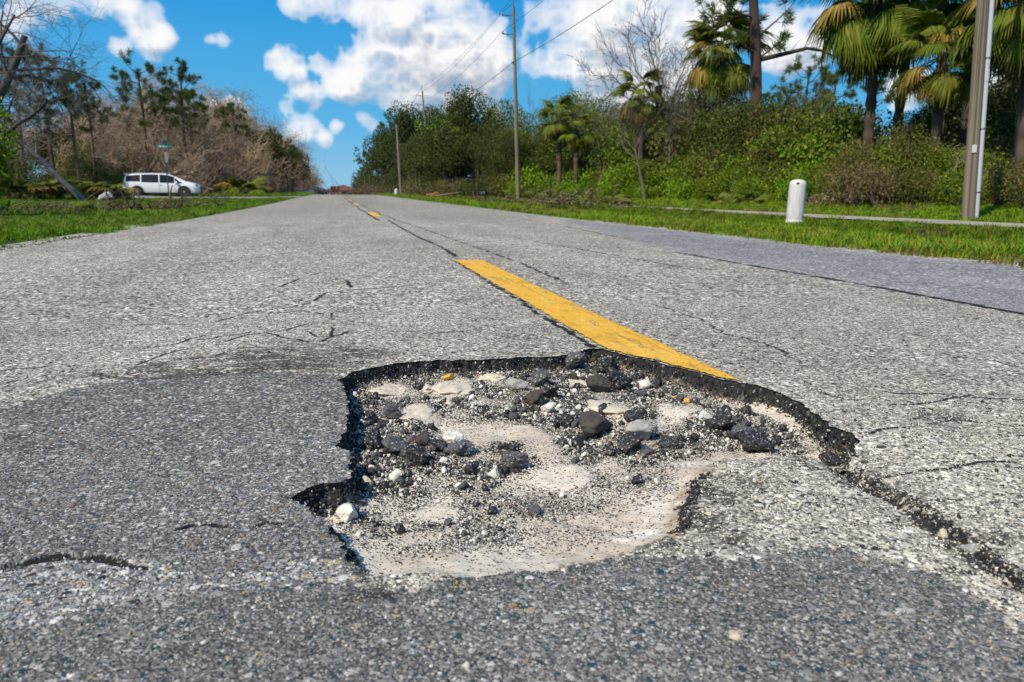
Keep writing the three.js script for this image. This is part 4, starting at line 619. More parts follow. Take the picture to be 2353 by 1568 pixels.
const GREEN = [[0.145, 0.245, 0.010], [0.11, 0.20, 0.012], [0.20, 0.28, 0.014], [0.08, 0.145, 0.012], [0.23, 0.23, 0.025]], DARK = [[0.06, 0.09, 0.016], [0.085, 0.115, 0.02], [0.05, 0.072, 0.016], [0.12, 0.13, 0.035]], OLIVE = [[0.13, 0.14, 0.022], [0.165, 0.15, 0.03], [0.09, 0.115, 0.02], [0.21, 0.16, 0.05]], BROWNISH = [[0.23, 0.155, 0.07], [0.18, 0.14, 0.045], [0.12, 0.13, 0.03], [0.27, 0.18, 0.09]], BRIGHT = [[0.19, 0.32, 0.010], [0.15, 0.27, 0.012], [0.25, 0.34, 0.016], [0.10, 0.19, 0.014]];
function shrub(seed, w, h, cols, size, per, o = {}) {
  const r = rng(seed), lobes = [], n = o.lobes ?? 8; for (let i = 0; i < n; i++) { const a = r() * 6.283, q = w * 0.38 * Math.sqrt(r()), t = r(), s = 0.3 + 0.2 * r(); lobes.push([Math.cos(a) * q, h * (0.18 + 0.58 * t * (1 - 0.5 * q / w)), Math.sin(a) * q, w * s, h * s * 0.8, w * s]); }
  const f = new GB(), st = new GB(); leafMass(f, r, lobes, per, size, cols, o);
  for (let i = 0; i < 9; i++) { const l = lobes[i % n]; limb(st, r, V3((r() - 0.5) * w * 0.2, -0.05, (r() - 0.5) * w * 0.2), V3(l[0], l[1] + 0.3, l[2]).normalize(), Math.hypot(l[0], l[1], l[2]) * 1.25, 0.018 * h + 0.006, 4, { seg: 5, wander: 0.18, col: o.stem ?? [0.09, 0.07, 0.05] }); }
  return { foliage: f.flat(), stem: st.build() };
}
function oak(seed, h, w, cols, size, per, o = {}) {
  const r = rng(seed), tr = new GB(), f = new GB(), lobes = [], lean = V3((r() - 0.5) * 0.25, 1, (r() - 0.5) * 0.25).normalize(), { pts } = limb(tr, r, V3(0, -0.2, 0), lean, h * 0.62, 0.028 * h, 8, { seg: 6, wander: 0.1, tip: 0.4, col: o.bark ?? [0.085, 0.07, 0.055] });
  for (let i = 0; i < (o.lobes ?? 13); i++) { const { p, d } = along(pts, 0.3 + 0.7 * (i + r()) / (o.lobes ?? 13)), dir = away(r, V3(0, 1, 0), 0.5 + 0.9 * r()), len = w * (0.25 + 0.35 * r()), b = limb(tr, r, p, dir, len, 0.011 * h, 5, { seg: 4, wander: 0.2, lift: 0.08, tip: 0.3, col: o.bark ?? [0.085, 0.07, 0.055] }), e = b.pts[b.pts.length - 1], s = w * (0.13 + 0.13 * r()) * (o.puff ?? 1); lobes.push([e.x, e.y, e.z, s * 1.15, s * (o.tall ?? 0.85), s * 1.15]); for (let k = 0; k < 5; k++) limb(tr, r, e, sph(r), s * 0.9, 0.003 * h, 3, { seg: 3, wander: 0.3, tip: 0.3, col: [0.1, 0.085, 0.07] }); }
  leafMass(f, r, lobes, per, size, cols, o); return { trunk: tr.build(), foliage: f.flat() };
}
function pine(seed, h, o = {}) {
  const r = rng(seed), tr = new GB(), nd = new GB(), bark = o.bark ?? [0.12, 0.08, 0.055], { pts } = limb(tr, r, V3(0, -0.3, 0), V3((o.lean ?? 0) + (r() - 0.5) * 0.06, 1, 0).normalize(), h, o.rad ?? 0.017 * h, 10, { seg: 9, wander: 0.035, tip: 0.35, col: () => { const f = 0.5 + 0.6 * r(); return [bark[0] * f, bark[1] * f, bark[2] * f]; } });
  const tuft = (p, d, s) => { for (let k = 0; k < (o.needles ?? 26); k++) { const a = away(r, d, 0.25 + 1.25 * r()), u = away(r, a, 1.5708), f = 0.7 + 0.6 * r(), c = r() < 0.12 ? [0.2, 0.14, 0.04] : [0.085, 0.14, 0.02]; nd.leaf(p, a, u, s * (0.7 + 0.6 * r()), s * 0.085, [c[0] * f, c[1] * f, c[2] * f]); } };
  for (let i = 0; i < (o.boughs ?? 16); i++) { const t = (o.from ?? 0.55) + (1 - (o.from ?? 0.55)) * (i + r()) / (o.boughs ?? 16), { p } = along(pts, Math.min(0.998, t)), len = h * (0.08 + 0.10 * r()) * (1.25 - 0.5 * t) * (o.wide ?? 1), b = limb(tr, r, p, away(r, V3(0, 1, 0), 1.0 + 0.6 * r()), len, 0.004 * h, 5, { seg: 5, wander: 0.2, lift: 0.07, tip: 0.3, col: bark }); for (let k = 0; k < 4; k++) { const { p: q, d } = along(b.pts, 0.45 + 0.55 * (k + r()) / 4 - 0.01), s = limb(tr, r, q, away(r, d, 0.6 + 0.5 * r()), len * 0.3, 0.0014 * h, 3, { seg: 3, wander: 0.2, lift: 0.1, tip: 0.4, col: bark }); for (let m = 0; m < 3; m++) tuft(along(s.pts, 0.5 + 0.499 * (m / 2)).p, s.d, o.needle ?? 0.3); } }
  for (let m = 0; m < 7; m++) tuft(along(pts, 0.93 + 0.0699 * m / 6).p, V3(0, 1, 0), (o.needle ?? 0.3) * 1.1);
  return { trunk: tr.build(), foliage: nd.flat() };
}
function fan(seed, o = {}) {     // one fan leaf of a cabbage palm, its stalk from the origin along +x
  const r = rng(seed), g = new GB(), L = o.stalk ?? 0.95, R = o.blade ?? 0.85, sag = o.sag ?? 0.35, c0 = o.cols ?? [[0.10, 0.165, 0.012], [0.14, 0.2, 0.014], [0.2, 0.21, 0.022]];
  const pts = []; for (let i = 0; i <= 4; i++) { const t = i / 4; pts.push(V3(L * t, -sag * 0.25 * L * t * t, 0)); } g.tube(pts, [0.022, 0.018, 0.015, 0.012, 0.009], 4, [0.1, 0.12, 0.04]);
  const e = pts[4], N = o.n ?? 30;
  for (let i = 0; i < N; i++) {
    const a = (i / (N - 1) - 0.5) * 2 * 1.95, len = R * (0.72 + 0.28 * Math.cos(a * 0.6)) * (0.88 + 0.2 * r()), c = c0[(r() * c0.length) | 0], f = 0.75 + 0.5 * r(), cc = [c[0] * f, c[1] * f, c[2] * f], w = len * 0.047;
    const at = (t, s) => { const x = Math.cos(a) * len * t, z = Math.sin(a) * len * t, fold = Math.abs(Math.sin(a)) * 0.22 * len * t, drop = (sag * 1.1 + 0.25 * r()) * len * Math.pow(t, 2.6); return [e.x + x - Math.sin(a) * w * s, e.y + fold - drop - 0.15 * x * t, e.z + z + Math.cos(a) * w * s]; };
    const v = [at(0.04, 0.4), at(0.04, -0.4), at(0.5, 1), at(0.5, -1), at(0.8, 0.6), at(0.8, -0.6), at(1, 0)].map((p, k) => g.v(...p, 0.1, 0.95, (k % 2 ? -0.3 : 0.3), cc));
    g.i.push(v[0], v[1], v[2], v[1], v[3], v[2], v[2], v[3], v[4], v[3], v[5], v[4], v[4], v[5], v[6]);
  }
  return g.flat();
}
const FANS = [fan(1, { sag: 0.6, n: 46 }), fan(2, { sag: 0.9, n: 44 }), fan(3, { sag: 0.75, n: 46, cols: [[0.16, 0.19, 0.02], [0.22, 0.21, 0.03], [0.11, 0.15, 0.018]] })], YELLOW = fan(6, { sag: 0.7, cols: [[0.32, 0.25, 0.03], [0.24, 0.2, 0.03], [0.36, 0.24, 0.06]] }), DEADFAN = [fan(4, { sag: 0.9, stalk: 0.8, cols: [[0.15, 0.105, 0.06], [0.2, 0.145, 0.085], [0.11, 0.075, 0.045]] }), fan(5, { sag: 1.2, stalk: 0.7, blade: 0.75, cols: [[0.13, 0.085, 0.05], [0.18, 0.125, 0.07]] })];
function palm(seed, x, z, h, R, { lean = [0, 0], n = 30, dead = 7, yellow = 3, rad = 0.17, skirt = -0.9, trunkCol = [0.085, 0.06, 0.042], base = 0 } = {}) {
  const r = rng(seed), t = group('cabbage_palm', x, landY(x, z) + base, z), g = new GB(), top = V3(lean[0], h, lean[1]), pts = [], rad2 = [];
  for (let i = 0; i <= 26; i++) { const q = i / 26; pts.push(V3(top.x * q * q, lerp(-0.2, h, q), top.z * q * q)); rad2.push(rad * (q < 0.06 ? 1.25 : 1) * (1 + 0.16 * (i % 2 ? 1 : -1) * (0.3 + q)) * lerp(1, 0.92, q)); }
  g.tube(pts, rad2, 10, () => { const f = 0.55 + 0.9 * r(); return [trunkCol[0] * f, trunkCol[1] * f, trunkCol[2] * f]; }, true);
  for (let i = 0; i < 26; i++) { const a = i * 2.4, y = h * (0.72 + 0.27 * i / 26), q = along(pts, y / h * 0.998).p, d = V3(Math.cos(a), 1.1, Math.sin(a)).normalize(); g.tube([q.clone().addScaledVector(V3(d.x, 0, d.z), rad * 0.8), q.clone().addScaledVector(d, rad * 2.1)], [0.045, 0.02], 4, [0.13, 0.095, 0.06]); }
  mesh('trunk', g.build(), barkMat, t);
  const put = (geo, az, el, s, mat) => { const m = mesh('frond', geo, mat, t); m.position.copy(top).add(V3(Math.cos(az) * rad * 0.6, (el > 0 ? 0.12 : -0.25) + 0.1 * r(), -Math.sin(az) * rad * 0.6)); m.rotation.set(0, az, el, 'YXZ'); m.scale.setScalar(s); };
  for (let i = 0; i < n; i++) { const q = i / n; put(i % 9 === 8 && yellow ? YELLOW : FANS[i % 3], i * 2.399 + r() * 0.3, lerp(1.45, -0.8, Math.pow(q, 0.75)) + (r() - 0.5) * 0.5, R / 1.8 * (0.85 + 0.3 * r()), leafMat); }
  for (let i = 0; i < yellow; i++) put(YELLOW, r() * 6.28, -0.3 - 0.5 * r(), R / 1.8, leafMat);
  for (let i = 0; i < dead; i++) put(DEADFAN[i % 2], i * 2.4 + r(), skirt - 0.55 * r(), R / 2 * (0.8 + 0.4 * r()), dryMat);
  return t;
}
const TALLNESS = new Map();
function plant(name, parts, mats) { const t = group(name); for (const [k, g] of Object.entries(parts)) if (g) mesh(k, g, mats[k] ?? leafMat, t); t.userData.fresh = true; TALLNESS.set(t, new THREE.Box3().setFromObject(t).max.y); return t; }
function put(t, x, z, s, turn, label, cat, grp, sy = 1, tilt = 0) { const o = t.userData.fresh ? t : copyOf(t); delete t.userData.fresh; delete o.userData.fresh; o.position.set(x, landY(x, z) - 0.03, z); o.rotation.set(0, turn, tilt, 'ZYX'); o.scale.set(s, s * sy, s); delete o.userData.group; tag(o, label, cat, grp); return o; }
// ---------- thickets on the right ----------
const vxOf = (X, s) => { const d = s * Math.cos(YAW) + X * Math.sin(YAW); return { vx: 1176 + FPX * (X * Math.cos(YAW) - s * Math.sin(YAW)) / d, d }; };
const M2 = { foliage: leafMat, stem: barkMat, trunk: barkMat, twigs: barkMat, leaves: dryMat };
const SH = {
  green: [plant('leafy_shrub', shrub(11, 2.6, 2.0, GREEN, 0.13, 620), M2), plant('leafy_shrub', shrub(12, 2.2, 2.4, GREEN, 0.11, 680, { lobes: 9 }), M2)],
  bright: [plant('bright_shrub', shrub(13, 2.6, 1.9, BRIGHT, 0.15, 560), M2), plant('bright_shrub', shrub(14, 2.3, 2.2, BRIGHT, 0.13, 600, { wide: 0.7 }), M2)],
  olive: [plant('olive_shrub', shrub(15, 2.5, 2.0, OLIVE, 0.10, 640, { droop: 0.5 }), M2), plant('olive_shrub', shrub(16, 2.2, 2.3, OLIVE, 0.09, 700), M2)],
  brown: [plant('browned_shrub', shrub(17, 2.5, 2.0, BROWNISH, 0.09, 420, { droop: 0.6 }), M2), plant('browned_shrub', shrub(18, 2.2, 2.2, BROWNISH, 0.10, 380, { droop: 0.3 }), M2)],
  dark: [plant('dark_shrub', shrub(19, 2.7, 2.3, DARK, 0.10, 760), M2), plant('dark_shrub', shrub(20, 2.4, 2.6, DARK, 0.09, 760, { lobes: 10 }), M2)],
};
const SAYS = {
  green: ['leafy mid green shrub in the thicket right of the tall wooden pole', 'shrub', 'green shrubs of the right thicket'], bright: ['bright yellow green shrub low in the sunlit front of the right thicket', 'shrub', 'bright shrubs of the right thicket'], olive: ['olive green viny shrub in the right thicket under the palms', 'shrub', 'olive shrubs of the right thicket'],
  brown: ['half browned viny shrub at the right under the dark palms', 'shrub', 'browned shrubs of the right thicket'], dark: ['dark grey green bush in the shade of the right thicket', 'shrub', 'dark bushes of the right thicket'],
  oak: ['dark rounded tree in the mass left of the tall wooden pole', 'tree', 'dark rounded trees left of the pole'],
};
const STRIPPED = {
  tan: [0, 1, 2, 3].map((k) => plant('bare_tree', bareTree(60 + k, { h: 9, rad: 0.3, fine: 0.016, kids: [7, 6, 5, 3], col: [[0.50, 0.345, 0.215], [0.36, 0.25, 0.155], [0.54, 0.395, 0.26], [0.22, 0.155, 0.10]][k], dead: [0.6, 0.4, 0.3, 0.7][k], start: 0.2, lift: [0.02, 0.05, -0.01, 0.04][k], spread: 1.05, lean: V3([0.25, -0.1, 0.4, 0.1][k], 0, 0.1) }), M2)),
  brush: [0, 1, 2].map((k) => plant('dead_brush', bareTree(90 + k, { h: 4, rad: 0.06, fine: 0.009, kids: [8, 5, 3], col: [[0.30, 0.21, 0.14], [0.24, 0.17, 0.115], [0.38, 0.29, 0.2]][k], dead: 0.35, start: 0.1, lift: -0.03, spread: 1.3, lean: V3(0.5 - 0.4 * k, 0, 0.2) }), M2)),
  grey: [0, 1].map((k) => plant('bare_tree', bareTree(70 + k, { h: 9, rad: 0.14, kids: [6, 5, 5, 3], col: [0.15, 0.125, 0.105], dead: 0.1, tuft: k ? 0.05 : 0, start: 0.45, lift: 0.10, spread: 0.75, thin: 0.9 }), M2)),
};
const PINES = [plant('slash_pine', pine(31, 11, { from: 0.5, boughs: 18, wide: 1.7, needle: 0.42, needles: 30 }), M2), plant('slash_pine', pine(32, 11, { from: 0.6, boughs: 15, wide: 1.35, needle: 0.4, needles: 30 }), M2)];
const MIDOAK = plant('leafy_tree', oak(45, 6.5, 5.2, [...GREEN.slice(1), ...OLIVE], 0.14, 560, { lobes: 16, tall: 1.0, bark: [0.1, 0.08, 0.06] }), M2);
const OAKS = [plant('dark_oak', oak(41, 7, 6.5, DARK, 0.15, 560, { bark: [0.06, 0.052, 0.045], lobes: 15 }), M2), plant('dark_oak', oak(42, 7, 5.5, [...DARK, [0.06, 0.07, 0.03]], 0.14, 560, { tall: 1.1, lobes: 16 }), M2)], TALL = [plant('vine_hung_tree', oak(43, 12, 5.5, [...DARK, [0.045, 0.075, 0.03]], 0.2, 360, { tall: 1.35, lobes: 20, droop: 0.7, puff: 0.95 }), M2)], FRESH = [plant('young_green_tree', oak(44, 7, 2.6, BRIGHT, 0.2, 330, { tall: 1.4, lobes: 12 }), M2)];
{
  const r = rng(2024), Xb = (s) => lerp(17.2, 10.6, ss(34, 88, s)), S = (k, X, s, sc, sy, lab) => put(SH[k][(r() * 2) | 0], X, -s, sc, r() * 6.28, ...(lab ?? SAYS[k]), sy);
  const skyline = [[900, 330], [1000, 300], [1100, 288], [1195, 312], [1240, 330], [1400, 318], [1450, 288], [1520, 268], [1650, 262], [1800, 268], [1950, 262], [2150, 240], [2400, 225]];
  const top = (vx) => { for (let i = 0; i + 1 < skyline.length; i++) if (vx <= skyline[i + 1][0]) return lerp(skyline[i][1], skyline[i + 1][1], clamp((vx - skyline[i][0]) / (skyline[i + 1][0] - skyline[i][0]))); return 200; };
  const kind = (vx, row) => { const q = r(); if (vx > 1940) return row === 0 ? (q < 0.55 ? 'olive' : q < 0.8 ? 'green' : 'brown') : row === 1 ? (q < 0.6 ? 'brown' : 'olive') : (q < 0.35 ? 'brown' : q < 0.7 ? 'olive' : 'dark'); if (vx > 1180) return row === 0 ? (q < 0.6 ? 'bright' : 'green') : row === 1 ? (q < 0.45 ? 'bright' : q < 0.8 ? 'green' : 'olive') : (q < 0.4 ? 'green' : q < 0.75 ? 'olive' : 'dark'); return row === 0 ? (q < 0.35 ? 'olive' : 'dark') : 'dark'; };
  for (let s = 6.5; s < 62; s += 1.0 + s * 0.010) for (let row = 0; row < 4; row++) {
    const X = Xb(s) + [0, 1.7, 3.8, 6.2][row] + (r() - 0.5) * 1.1, ss0 = s + (r() - 0.5) * 1.2, { vx, d } = vxOf(X, ss0); if (vx > 2560 || vx < 1185) continue;
    const want = (EYE + (447 - top(vx)) * d / FPX - landY(X, -ss0)) * (vx > 1930 && row ? 0.66 : row ? 0.93 : 1), h = row === 3 ? want * (0.82 + 0.22 * r()) : row === 2 ? want * (0.72 + 0.25 * r()) : row === 1 ? clamp(want * 0.58, 1.2, 2.9) * (0.8 + 0.4 * r()) : 0.75 + 0.75 * r();
    S(kind(vx, row), X, ss0, Math.max(0.5, h / 2.0) * 0.92, 1.1 + 0.2 * (row > 1));
  }
  // bushy mass left of the tall pole, then the far wood
  for (let s = 56; s < 120; s += 4.2) for (let row = 0; row < 2; row++) { const X = Xb(s) + row * 3.2 + r() * 1.4, { vx, d } = vxOf(X, s); if (vx > 1198) continue; if (vx > 955) { const want = EYE + (447 - top(vx)) * d / FPX; put(OAKS[(r() * 2) | 0], X + 1, -s, want / 7.4 * (0.78 + 0.26 * r()), r() * 6.28, ...SAYS.oak); } S(r() < 0.6 ? 'dark' : 'olive', X - 0.8, s, 0.75 + 0.4 * r(), 1); }
  for (let s = 118; s < 420; s += 8 + s * 0.02) { const X = 9.5 + 1.5 * r(); put(OAKS[(r() * 2) | 0], X + 2, -s, 0.75 + 0.4 * r(), r() * 6.28, 'far dark tree in the wood where the right side narrows to the horizon', 'tree', 'far trees on the right'); S('dark', X - 0.6, s + 3, 0.9 + 0.5 * r(), 1.1, ['far dark bush at the foot of the wood where the right side narrows', 'shrub', 'far bushes on the right']); if (r() < 0.6) put(PINES[(r() * 2) | 0], X + 1.4, -s - 2, 0.75 + 0.35 * r(), r() * 6.28, 'thin far pine rising out of the wood near the horizon on the right', 'pine tree', 'far pines on the right'); }
  const P = (t, vx, d, topY, h0, label, cat, grp, turn = r() * 6.28, tilt = 0) => { const [x, z] = onDepth(vx, d), want = EYE + (447 - topY) * d / FPX - landY(x, z); return put(t, x, z, want / TALLNESS.get(t), turn, label, cat, grp, 1, tilt); };
  P(TALL[0], 940, 108, 236, 12.6, 'tall dark tree hung with vines, leftmost big crown of the right side', 'tree');
  P(TALL[0], 972, 124, 244, 12.6, 'tall vine-hung tree just left of the second wooden pole', 'tree');
  P(TALL[0], 905, 128, 290, 12.6, 'dark tree at the left flank of the tall vine-hung crown', 'tree');
  P(FRESH[0], 1030, 84, 265, 8.4, 'fresh bright green young tree right of the second wooden pole', 'tree');
  P(TALL[0], 1092, 74, 200, 12.6, 'slender vine-covered tree topping the bushes left of the tall pole', 'tree');
  P(STRIPPED.grey[0], 1215, 64, 205, 9.6, 'thin bare tree right behind the tall wooden pole', 'tree'); P(STRIPPED.grey[1], 1240, 66, 240, 9.6, 'small half leafless tree second right of the tall pole', 'tree');
  P(STRIPPED.grey[1], 1322, 62, 180, 9.6, 'thin bare tree with a leafy tip above the small twin palms', 'tree'); P(STRIPPED.grey[1], 1388, 52, 248, 9.6, 'small round tree with green tufts left of the yellowed palm', 'tree'); P(STRIPPED.grey[0], 1130, 80, 240, 9.6, 'grey bare tree behind the slender vine-covered tree', 'tree');
  P(plant('bare_tree', bareTree(95, { h: 9, rad: 0.2, fine: 0.014, kids: [6, 5, 5, 4], col: [0.17, 0.14, 0.115], dead: 0.12, start: 0.38, lift: 0.09, spread: 0.8 }), M2), 1520, 44, -10, 9.6, 'tall forked bare tree against the clouds, left of the big green palm', 'tree', null, 2.1); P(STRIPPED.grey[0], 1560, 46, 60, 9.6, 'bare tree leaning right behind the forked bare tree', 'tree', null, 4.2, -0.12);
  P(PINES[0], 1835, 52, 128, 11.8, 'small bushy pine under the bare limb of the big pine', 'pine tree'); P(PINES[1], 1895, 50, 150, 11.8, 'small pine right below the end of the bare limb', 'pine tree'); P(PINES[0], 1780, 56, 190, 11.8, 'low pine just right of the big pine trunk', 'pine tree'); P(PINES[1], 1990, 44, 100, 11.8, 'thin pine between the dark palm trunks', 'pine tree'); P(PINES[0], 2330, 34, 150, 11.8, 'pine in the shade right of the near pole', 'pine tree'); P(PINES[1], 1600, 60, 215, 11.8, 'low pine behind the big green palm', 'pine tree');
  P(PINES[0], 838, 190, 338, 11.8, 'far pine standing highest near the horizon on the right', 'pine tree'); P(PINES[1], 850, 175, 350, 11.8, 'far pine beside the highest one near the horizon', 'pine tree'); P(PINES[0], 905, 140, 262, 11.8, 'pine with dark tufts at the left edge of the vine-hung trees', 'pine tree');
  for (const [vx, d, y, l] of [[1265, 62, 255, 'leafy tree standing behind the small twin palms'], [1345, 60, 262, 'leafy tree between the twin palms and the yellowed palm'], [1425, 58, 240, 'leafy tree left of the yellowed palm crown'], [1545, 52, 235, 'leafy tree under the forked bare tree'], [1600, 47, 236, 'leafy tree left behind the big green palm'], [1690, 44, 228, 'leafy tree just left of the big pine trunk'], [1790, 44, 232, 'leafy tree right of the big pine trunk'], [1870, 42, 226, 'leafy tree under the bare limb'], [1930, 38, 240, 'leafy tree at the left foot of the large dark palm'], [1210, 64, 282, 'leafy tree right at the tall wooden pole'], [1305, 72, 222, 'taller leafy tree rising behind the twin palms'], [1375, 68, 228, 'taller leafy tree left of the yellowed palm, behind the round small one'], [1150, 84, 236, 'leafy tree above the dark mass left of the tall wooden pole']]) P(MIDOAK, vx, d, y, 7, l, 'tree');
  // browned brush and stripped trees under the palms at the right
  const brush = ['tangle of stripped brown branches under the palms at the right', 'dead brush', 'stripped brown brush on the right'];
  for (let n = 0; n < 11; n++) { const vx = 1950 + n * 42 + r() * 24, d = 22 + 5 * r(), [x, z] = onDepth(vx, d); put(STRIPPED.brush[n % 3], x, z, 0.45 + 0.35 * r(), r() * 6.28, ...brush, 1, (r() - 0.5) * 1.3); }
  for (let n = 0; n < 9; n++) { const vx = 1480 + n * 52, d = 38 + 5 * r(), [x, z] = onDepth(vx, d); put(STRIPPED.grey[n % 2], x, z, 0.52 + 0.14 * r(), r() * 6.28, 'bare twiggy tree standing out of the green thicket behind the shrubs', 'tree', 'bare trees of the right thicket', 1, (r() - 0.5) * 0.5); }
  for (let n = 0; n < 16; n++) { const vx = 2120 + n * 22 + r() * 20, d = 31 + 9 * r(), [x, z] = onDepth(vx, d); put(OAKS[n % 2], x, z, (vx < 2200 ? 0.45 : 0.62) + 0.15 * r(), r() * 6.28, 'dark shady tree filling the wood behind the right palms', 'tree', 'shady trees behind the palms'); }
  for (let n = 0; n < 16; n++) { const vx = 1945 + n * 27 + 16 * r(), d = 22.5 + 3 * r(), k = ['brown', 'olive', 'brown', 'green'][n % 4], [x, z] = onDepth(vx, d); put(SH[k][n % 2], x, z, 0.62 + 0.25 * r(), r() * 6, ...SAYS[k], 1.25); }
  // big pine
  const bp = pine(35, 13, { rad: 0.34, from: 0.47, boughs: 22, wide: 1.15, bark: [0.075, 0.046, 0.034], needle: 0.34, needles: 30 }), [bx, bz] = onDepth(1737, 39), big = plant('big_pine', bp, M2);
  const lb = new GB(), lp = [V3(-0.15, 5.85, 0), V3(0.9, 6.1, 0.1), V3(1.9, 6.35, 0.2), V3(2.7, 6.3, 0.1), V3(3.6, 6.05, 0)]; lb.tube(lp, [0.11, 0.09, 0.075, 0.06, 0.03], 6, [0.05, 0.038, 0.03]); const lr = rng(8); for (let i = 0; i < 12; i++) { const { p, d } = along(lp, 0.3 + 0.69 * lr()); limb(lb, lr, p, away(lr, d, 0.8), 0.5 + 0.7 * lr(), 0.016, 3, { seg: 4, lift: -0.06, col: [0.06, 0.05, 0.04] }); } mesh('bare_limb', lb.build(), barkMat, big);
  put(big, bx, bz, 1.18, 0.0, 'big dark pine trunk with a bare limb reaching to the right', 'pine tree');
  // palms: [vx, depth, crown y, crown radius px, trunk lean, options, label]
  const PALMS = [[1642, 43, 138, 96, [0.1, 0], { n: 36, dead: 14, yellow: 5 }, 'big cabbage palm with a full green crown left of the big pine'], [1466, 44, 228, 62, [-0.1, 0], { n: 20, yellow: 5 }, 'yellowed cabbage palm at the foot of the forked bare tree'], [1284, 52, 278, 50, [0, 0], { n: 20 }, 'small cabbage palm, left of the twin pair'], [1322, 51, 300, 42, [0, 0], { n: 16, dead: 4 }, 'small cabbage palm, right of the twin pair'], [1058, 76, 305, 40, [0, 0], { n: 20, yellow: 8 }, 'yellowish palm in the bushes left of the tall pole'],
    [1975, 29, 18, 150, [-0.35, 0.2], { n: 38, dead: 18, skirt: -0.8, rad: 0.2 }, 'large dark palm crown cut by the top of the picture, right of the pine'], [2055, 31, 22, 120, [0.2, 0], { n: 22, dead: 18, skirt: -0.8, rad: 0.2 }, 'palm with a dark red brown trunk, second from the pine'], [2132, 25, 138, 106, [-0.2, 0.1], { n: 24, yellow: 6, dead: 6 }, 'sunlit yellow green palm left of the near pole'], [2200, 28, 25, 130, [0, 0], { n: 24, dead: 6 }, 'palm crown behind the near pole top'], [2318, 22, 22, 165, [-0.3, 0], { n: 36, dead: 16, yellow: 5, rad: 0.24 }, 'large palm right of the near pole cut by the top'], [2400, 26, 90, 120, [0, 0], { n: 22, dead: 12, yellow: 4 }, 'palm with hanging dead fronds at the right edge']];
  PALMS.forEach(([vx, d, y, px, lean, o, label], i) => { const [x, z] = onDepth(vx, d), h = EYE + (447 - y) * d / FPX - landY(x, z); tag(palm(300 + i, x - lean[0], z - lean[1], h, px * d / FPX, { lean, ...o }), label, 'palm tree'); });
  // palmettos
  const pmt = (seed, n, s) => { const t = group('palmetto'), q = rng(seed); for (let i = 0; i < n; i++) { const m = mesh('frond', i % 7 === 6 ? YELLOW : FANS[i % 3], leafMat, t); m.rotation.set(0, i * 2.4, 0.35 + 0.8 * q(), 'YXZ'); m.scale.setScalar(s * (0.7 + 0.5 * q())); m.position.y = 0.1; } t.userData.fresh = true; return t; };
  const PM = [pmt(1, 13, 0.8), pmt(2, 16, 0.9)];
  for (const [vx, d, s, label, grp] of [[1405, 32, 0.62, 'blue green palmetto at the foot of the bright thicket, right of the tall pole'], [1240, 48, 0.8, 'palmetto low in the shrubs right beside the tall pole'], [1660, 31, 0.6, 'palmetto clump in the middle of the right thicket'], [1730, 29, 0.55, 'palmetto clump left of the white post']]) { const [x, z] = onDepth(vx, d); put(PM[grp ? 1 : 0], x, z, s, r() * 6, label, 'palmetto'); }

  // ---------- the storm-stripped wood on the left ----------
  const tan = ['brown storm-stripped tree in the tangle on the left', 'tree', 'stripped trees on the left'];
  for (let s = 36; s < 400; s += 2.0 + s * 0.02) for (let row = 0; row < 3; row++) {
    const X = -14.2 - row * 4.6 - (s < 47 ? 5.5 : s < 64 ? 7 : 0) - r() * 3, s0 = s + (r() - 0.5) * 3, { vx, d } = vxOf(X, s0); if (vx < -140) continue;
    const t = STRIPPED.tan[(r() * 4) | 0], top = [[-140, 150], [60, 175], [230, 200], [300, 170], [420, 180], [480, 215], [560, 258], [640, 300], [690, 372], [740, 420]], i = Math.max(0, top.findIndex((p) => p[0] > vx) - 1), y = lerp(top[i][1], top[i + 1][1], (vx - top[i][0]) / (top[i + 1][0] - top[i][0])), sc = (EYE + (447 - y) * d / FPX - landY(X, -s0)) / TALLNESS.get(t) * (row === 0 ? 0.6 + 0.3 * r() : 0.8 + 0.32 * r());
    put(t, X, -s0, sc, r() * 6.28, ...(s > 150 ? ['far brown stripped tree where the left wood narrows to the horizon', 'tree', 'far stripped trees on the left'] : tan), 1, row === 0 ? -0.25 - 0.75 * r() : -0.45 * r());
  }
  for (let s = 44; s < 120; s += 3.4) { const X = -17.5 - 5 * r() - (s < 60 ? 3 : 0), { vx, d } = vxOf(X, s); if (vx < -100) continue; put(r() < 0.6 ? MIDOAK : OAKS[(r() * 2) | 0], X, -s, 0.5 + 0.32 * r(), r() * 6.28, 'green leafy tree half hidden in the stripped wood on the left', 'tree', 'leafy trees inside the left wood'); }
  for (const [vx, d, y, l] of [[640, 135, 296, 'tall dark green tree closing the stripped wood on the left'], [672, 170, 338, 'lower dark green tree, last of the left wood'], [612, 140, 318, 'dark green tree left of the tallest one closing the left wood']]) P(TALL[0], vx, d, y, 7, l, 'tree');
  const und = ['dark undergrowth bush at the foot of the stripped trees on the left', 'shrub', 'undergrowth on the left'];
  for (let s = 33; s < 330; s += 2.4 + s * 0.02) for (let row = 0; row < 2; row++) { const X = -14.5 - row * 2.4 - (s < 47 ? 5 : s < 60 ? 1.6 : 0) - r() * 1.6, { vx } = vxOf(X, s); if (vx < -120) continue; const k = vx < 290 ? (r() < 0.6 ? 'dark' : 'olive') : (r() < 0.65 ? 'brown' : 'olive'); put(SH[k][(r() * 2) | 0], X, -s, (0.55 + 0.45 * r()) * (row ? 1.25 : 0.9), r() * 6.28, ...(k === 'brown' ? ['browned bush at the foot of the stripped trees on the left', 'shrub', 'browned bushes on the left'] : und)); }
